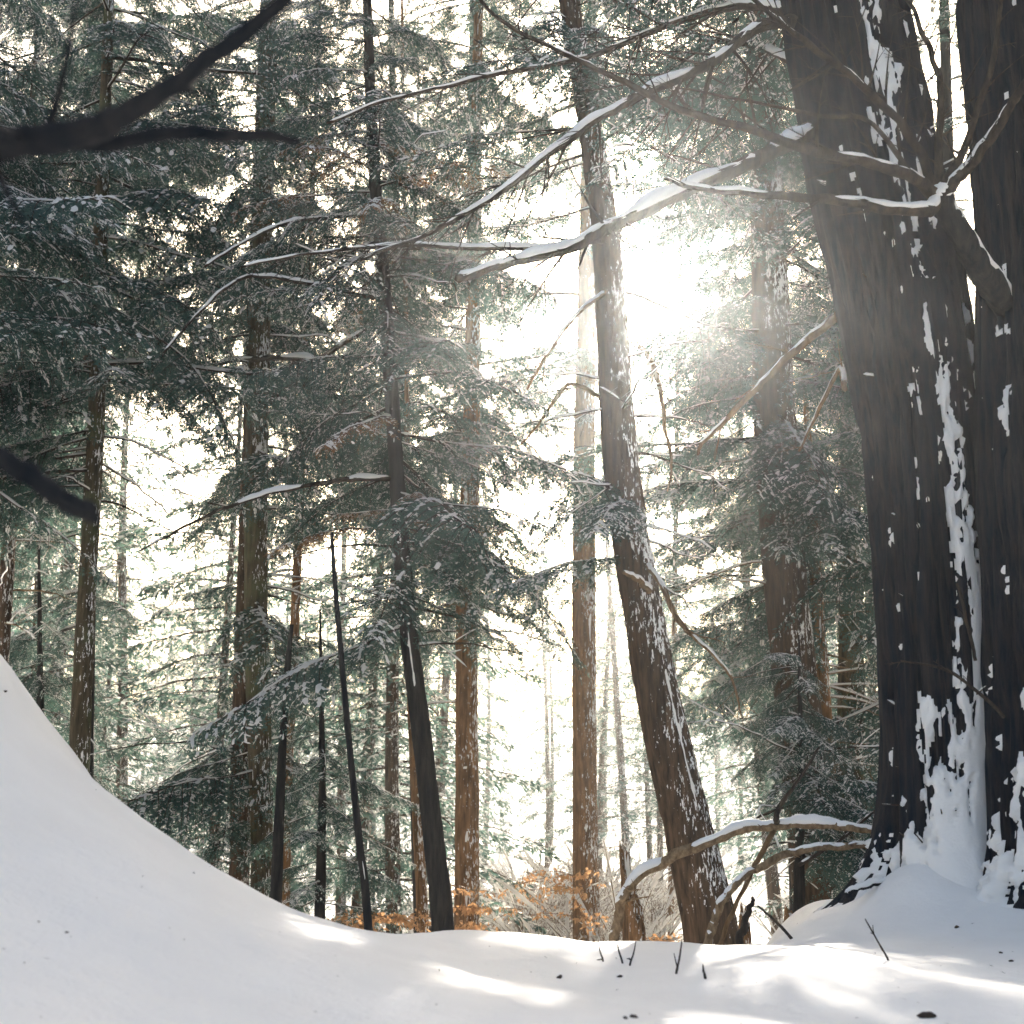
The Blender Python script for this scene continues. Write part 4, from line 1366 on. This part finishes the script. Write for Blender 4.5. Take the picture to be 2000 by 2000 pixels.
# ------------------------------------------------------------------ background wood
def far_tree_meshes(seed, h):
    r = random.Random(seed)
    tr, cr, sn = MB(), MB(), MB()
    zs = np.linspace(-.4, h, 24)
    P = np.stack([.15 * np.sin(zs * .3 + seed), .1 * np.cos(zs * .25), zs], 1)
    tube(tr, P, np.linspace(.15, .015, 24) * h / 18, 9)
    nb_ = 84
    for k in range(nb_):
        f = (k + r.random()) / nb_
        z = h * (.05 + .93 * f)
        a = k * 2.4 + r.uniform(-.4, .4)
        L = (3.0 * (1 - f) ** .7 + .3) * r.uniform(.6, 1.1)
        if f < .15 and r.random() < .4:
            continue
        c, s = math.cos(a), math.sin(a)
        dr = r.uniform(.1, .4)
        m = int(190 * L / 2.5) + 16
        t = nrg.random(m) ** .75
        w = (nrg.random(m) - .5) * 2 * .55 * (1.05 - t) * min(1, L / 2)
        q = np.stack([c * t * L - s * w, s * t * L + c * w, z - dr * t * t * L - .55 * np.abs(w) + nrg.normal(0, .05, m)], 1)
        q[:, 0] += .15 * math.sin(z * .3 + seed)
        d = np.stack([c * .7 + nrg.normal(0, .5, m), s * .7 + nrg.normal(0, .5, m), -0.55 + nrg.normal(0, .35, m)], 1)
        d /= np.linalg.norm(d, axis=1)[:, None]
        sd = np.cross(d, nrg.normal(0, 1, (m, 3)))
        sd /= np.linalg.norm(sd, axis=1)[:, None]
        quad_leaves(cr, q, d, sd, nrg.uniform(.08, .20, m), nrg.uniform(.022, .048, m))
        tube(tr, np.stack([c * np.linspace(0, L * .9, 4), s * np.linspace(0, L * .9, 4), z - dr * np.linspace(0, .9, 4) ** 2 * L], 1), np.linspace(.025, .006, 4), 3)
        ms = max(4, int(m * .42))
        i = nrg.integers(0, m, ms)
        ds = d[i] * np.array([1, 1, .3])
        ds /= np.linalg.norm(ds, axis=1)[:, None]
        sds = np.cross(ds, [0, 0, 1.0])
        sds /= np.linalg.norm(sds, axis=1)[:, None] + 1e-9
        quad_leaves(sn, q[i] + np.array([0, 0, .03]), ds, sds + nrg.normal(0, .25, (ms, 3)), nrg.uniform(.07, .2, ms), nrg.uniform(.03, .075, ms))
    return tr.mesh('trunk', M['bark_brown']), cr.mesh('crown', M['needle'], smooth=False), sn.mesh('snow_cover', M['snow_dab'], smooth=False)


FAR = [far_tree_meshes(200 + k, h) for k, h in enumerate((14, 17, 20, 12, 18))]
frr = random.Random(3)
spots = []
tries = 0
while len(spots) < 178 and tries < 8000:
    tries += 1
    y = 22 + 110 * frr.random() ** 1.25
    x = frr.uniform(-1, 1) * (.50 * y + 6)
    px, py = project(np.array([x, y, 1.0]))
    if 985 < px < 1115 and y < 55 or 930 < px < 1260 and frr.random() < .45:
        continue
    if any((x - a) ** 2 + (y - b) ** 2 < (2.0 + .02 * y) ** 2 for a, b in spots):
        continue
    # leave the sun's path to the lit patches of snow open
    bad = False
    for c in CORR[::2]:
        s = (y - c[1]) / SUN[1]
        q = c + SUN * s
        if y < 52 and abs(q[0] - x) < 1.9 and q[2] < hz(x, y) + 17 and frr.random() < .93:
            bad = True
            break
    if bad:
        continue
    spots.append((x, y))
for k, (x, y) in enumerate(spots):
    tr, cr, sn = FAR[k % len(FAR)]
    band = 0 if y < 42 else 1
    lab = ('snow dusted hemlock in the hazy wood behind the trunks', 'faint pale hemlock far off on the hazy snowy slope')[band]
    e = thing('distant_hemlock', lab, 'tree', (x, y, hz(x, y)), ('hemlocks in the hazy wood', 'faint hemlocks on the far slope')[band])
    e.rotation_euler = (frr.uniform(-.03, .03), frr.uniform(-.03, .03), frr.uniform(0, 6.28))
    s = frr.uniform(.8, 1.2)
    e.scale = (s, s, s)
    link('trunk', tr, e)
    link('crown', cr, e)
    link('snow_cover', sn, e)


# unseen wood beside and behind the camera, added to dim the front light
k = 0
while k < 44:
    a = frr.uniform(0, 2 * math.pi)
    q = frr.uniform(6.5, 30)
    x, y = q * math.cos(a), q * math.sin(a)
    if y > 2 and abs(x) < .55 * y + 4.5:
        continue
    tr, cr, sn = FAR[k % len(FAR)]
    e = thing('unseen_hemlock', 'unseen hemlock of the surrounding wood, added to dim the light from behind', 'tree', (x, y, hz(x, y)), 'unseen hemlocks added round the place')
    e.rotation_euler = (0, 0, frr.uniform(0, 6.28))
    link('trunk', tr, e)
    link('crown', cr, e)
    link('snow_cover', sn, e)
    k += 1


# snow laden bare shrubs
def shrub_mesh(seed):
    r = random.Random(seed)
    w, s = MB(), MB()
    for k in range(16):
        a = r.uniform(0, 6.28)
        L = r.uniform(.7, 1.8)
        us = np.linspace(0, 1, 10)
        dv = np.array([math.cos(a) * r.uniform(.3, .9), math.sin(a) * r.uniform(.3, .9), 1.0])
        P = dv[None] * (us * L)[:, None]
        P[:, 2] -= us ** 2 * L * r.uniform(.1, .6)
        q = np.linspace(.012, .003, 10)
        tube(w, P, q, 4)
        snow_on(s, P, q + .006, 3.2, seed + k)
        twiggy(w, P, q, r, 7, L * .6, depth=1, sno=s)
    return w.mesh('stems', M['twig_warm']), s.mesh('snow_cover', M['snow_dab'])


SHR = [shrub_mesh(300 + k) for k in range(4)]
for k in range(74):
    y = frr.uniform(11.5, 46)
    x = frr.uniform(-1, 1) * (.42 * y + 1)
    if k > 53:
        y = frr.uniform(17, 40)
        x = y * frr.uniform(-.05, .10)
    e = thing('bare_shrub', 'snow laden bare shrub among the trunks beyond the snow crest', 'shrub', (x, y, hz(x, y)), 'snow laden shrubs beyond the crest')
    s = frr.uniform(.7, 1.5) * (1.25 if k > 53 else 1)
    e.scale = (s, s, s)
    e.rotation_euler = (0, 0, frr.uniform(0, 6.28))
    link('stems', SHR[k % 4][0], e)
    link('snow_cover', SHR[k % 4][1], e)

# ------------------------------------------------------------------ air
hm = bpy.data.meshes.new('haze')
x0, x1, y0, y1, z0, z1 = -152, 152, -32, 262, -8, 48
hv = [(x, y, z) for z in (z0, z1) for y in (y0, y1) for x in (x0, x1)]
hm.from_pydata(hv, [], [(0, 2, 3, 1), (4, 5, 7, 6), (0, 1, 5, 4), (2, 6, 7, 3), (0, 4, 6, 2), (1, 3, 7, 5)])
m, nt, out = nodemat('haze')
pv = nt.nodes.new('ShaderNodeVolumePrincipled')
pv.inputs['Color'].default_value = (0.86, 0.92, 0.98, 1)
pv.inputs['Density'].default_value = 0.0015
pv.inputs['Anisotropy'].default_value = 0.86
nt.links.new(pv.outputs[0], out.inputs['Volume'])
hm.materials.append(m)
tag(link('haze', hm), 'thin bright winter haze filling the wood', kind='stuff')
print('objects', len(bpy.data.objects), 'tris', sum(len(me.loop_triangles) or len(me.polygons) * 2 for me in bpy.data.meshes))
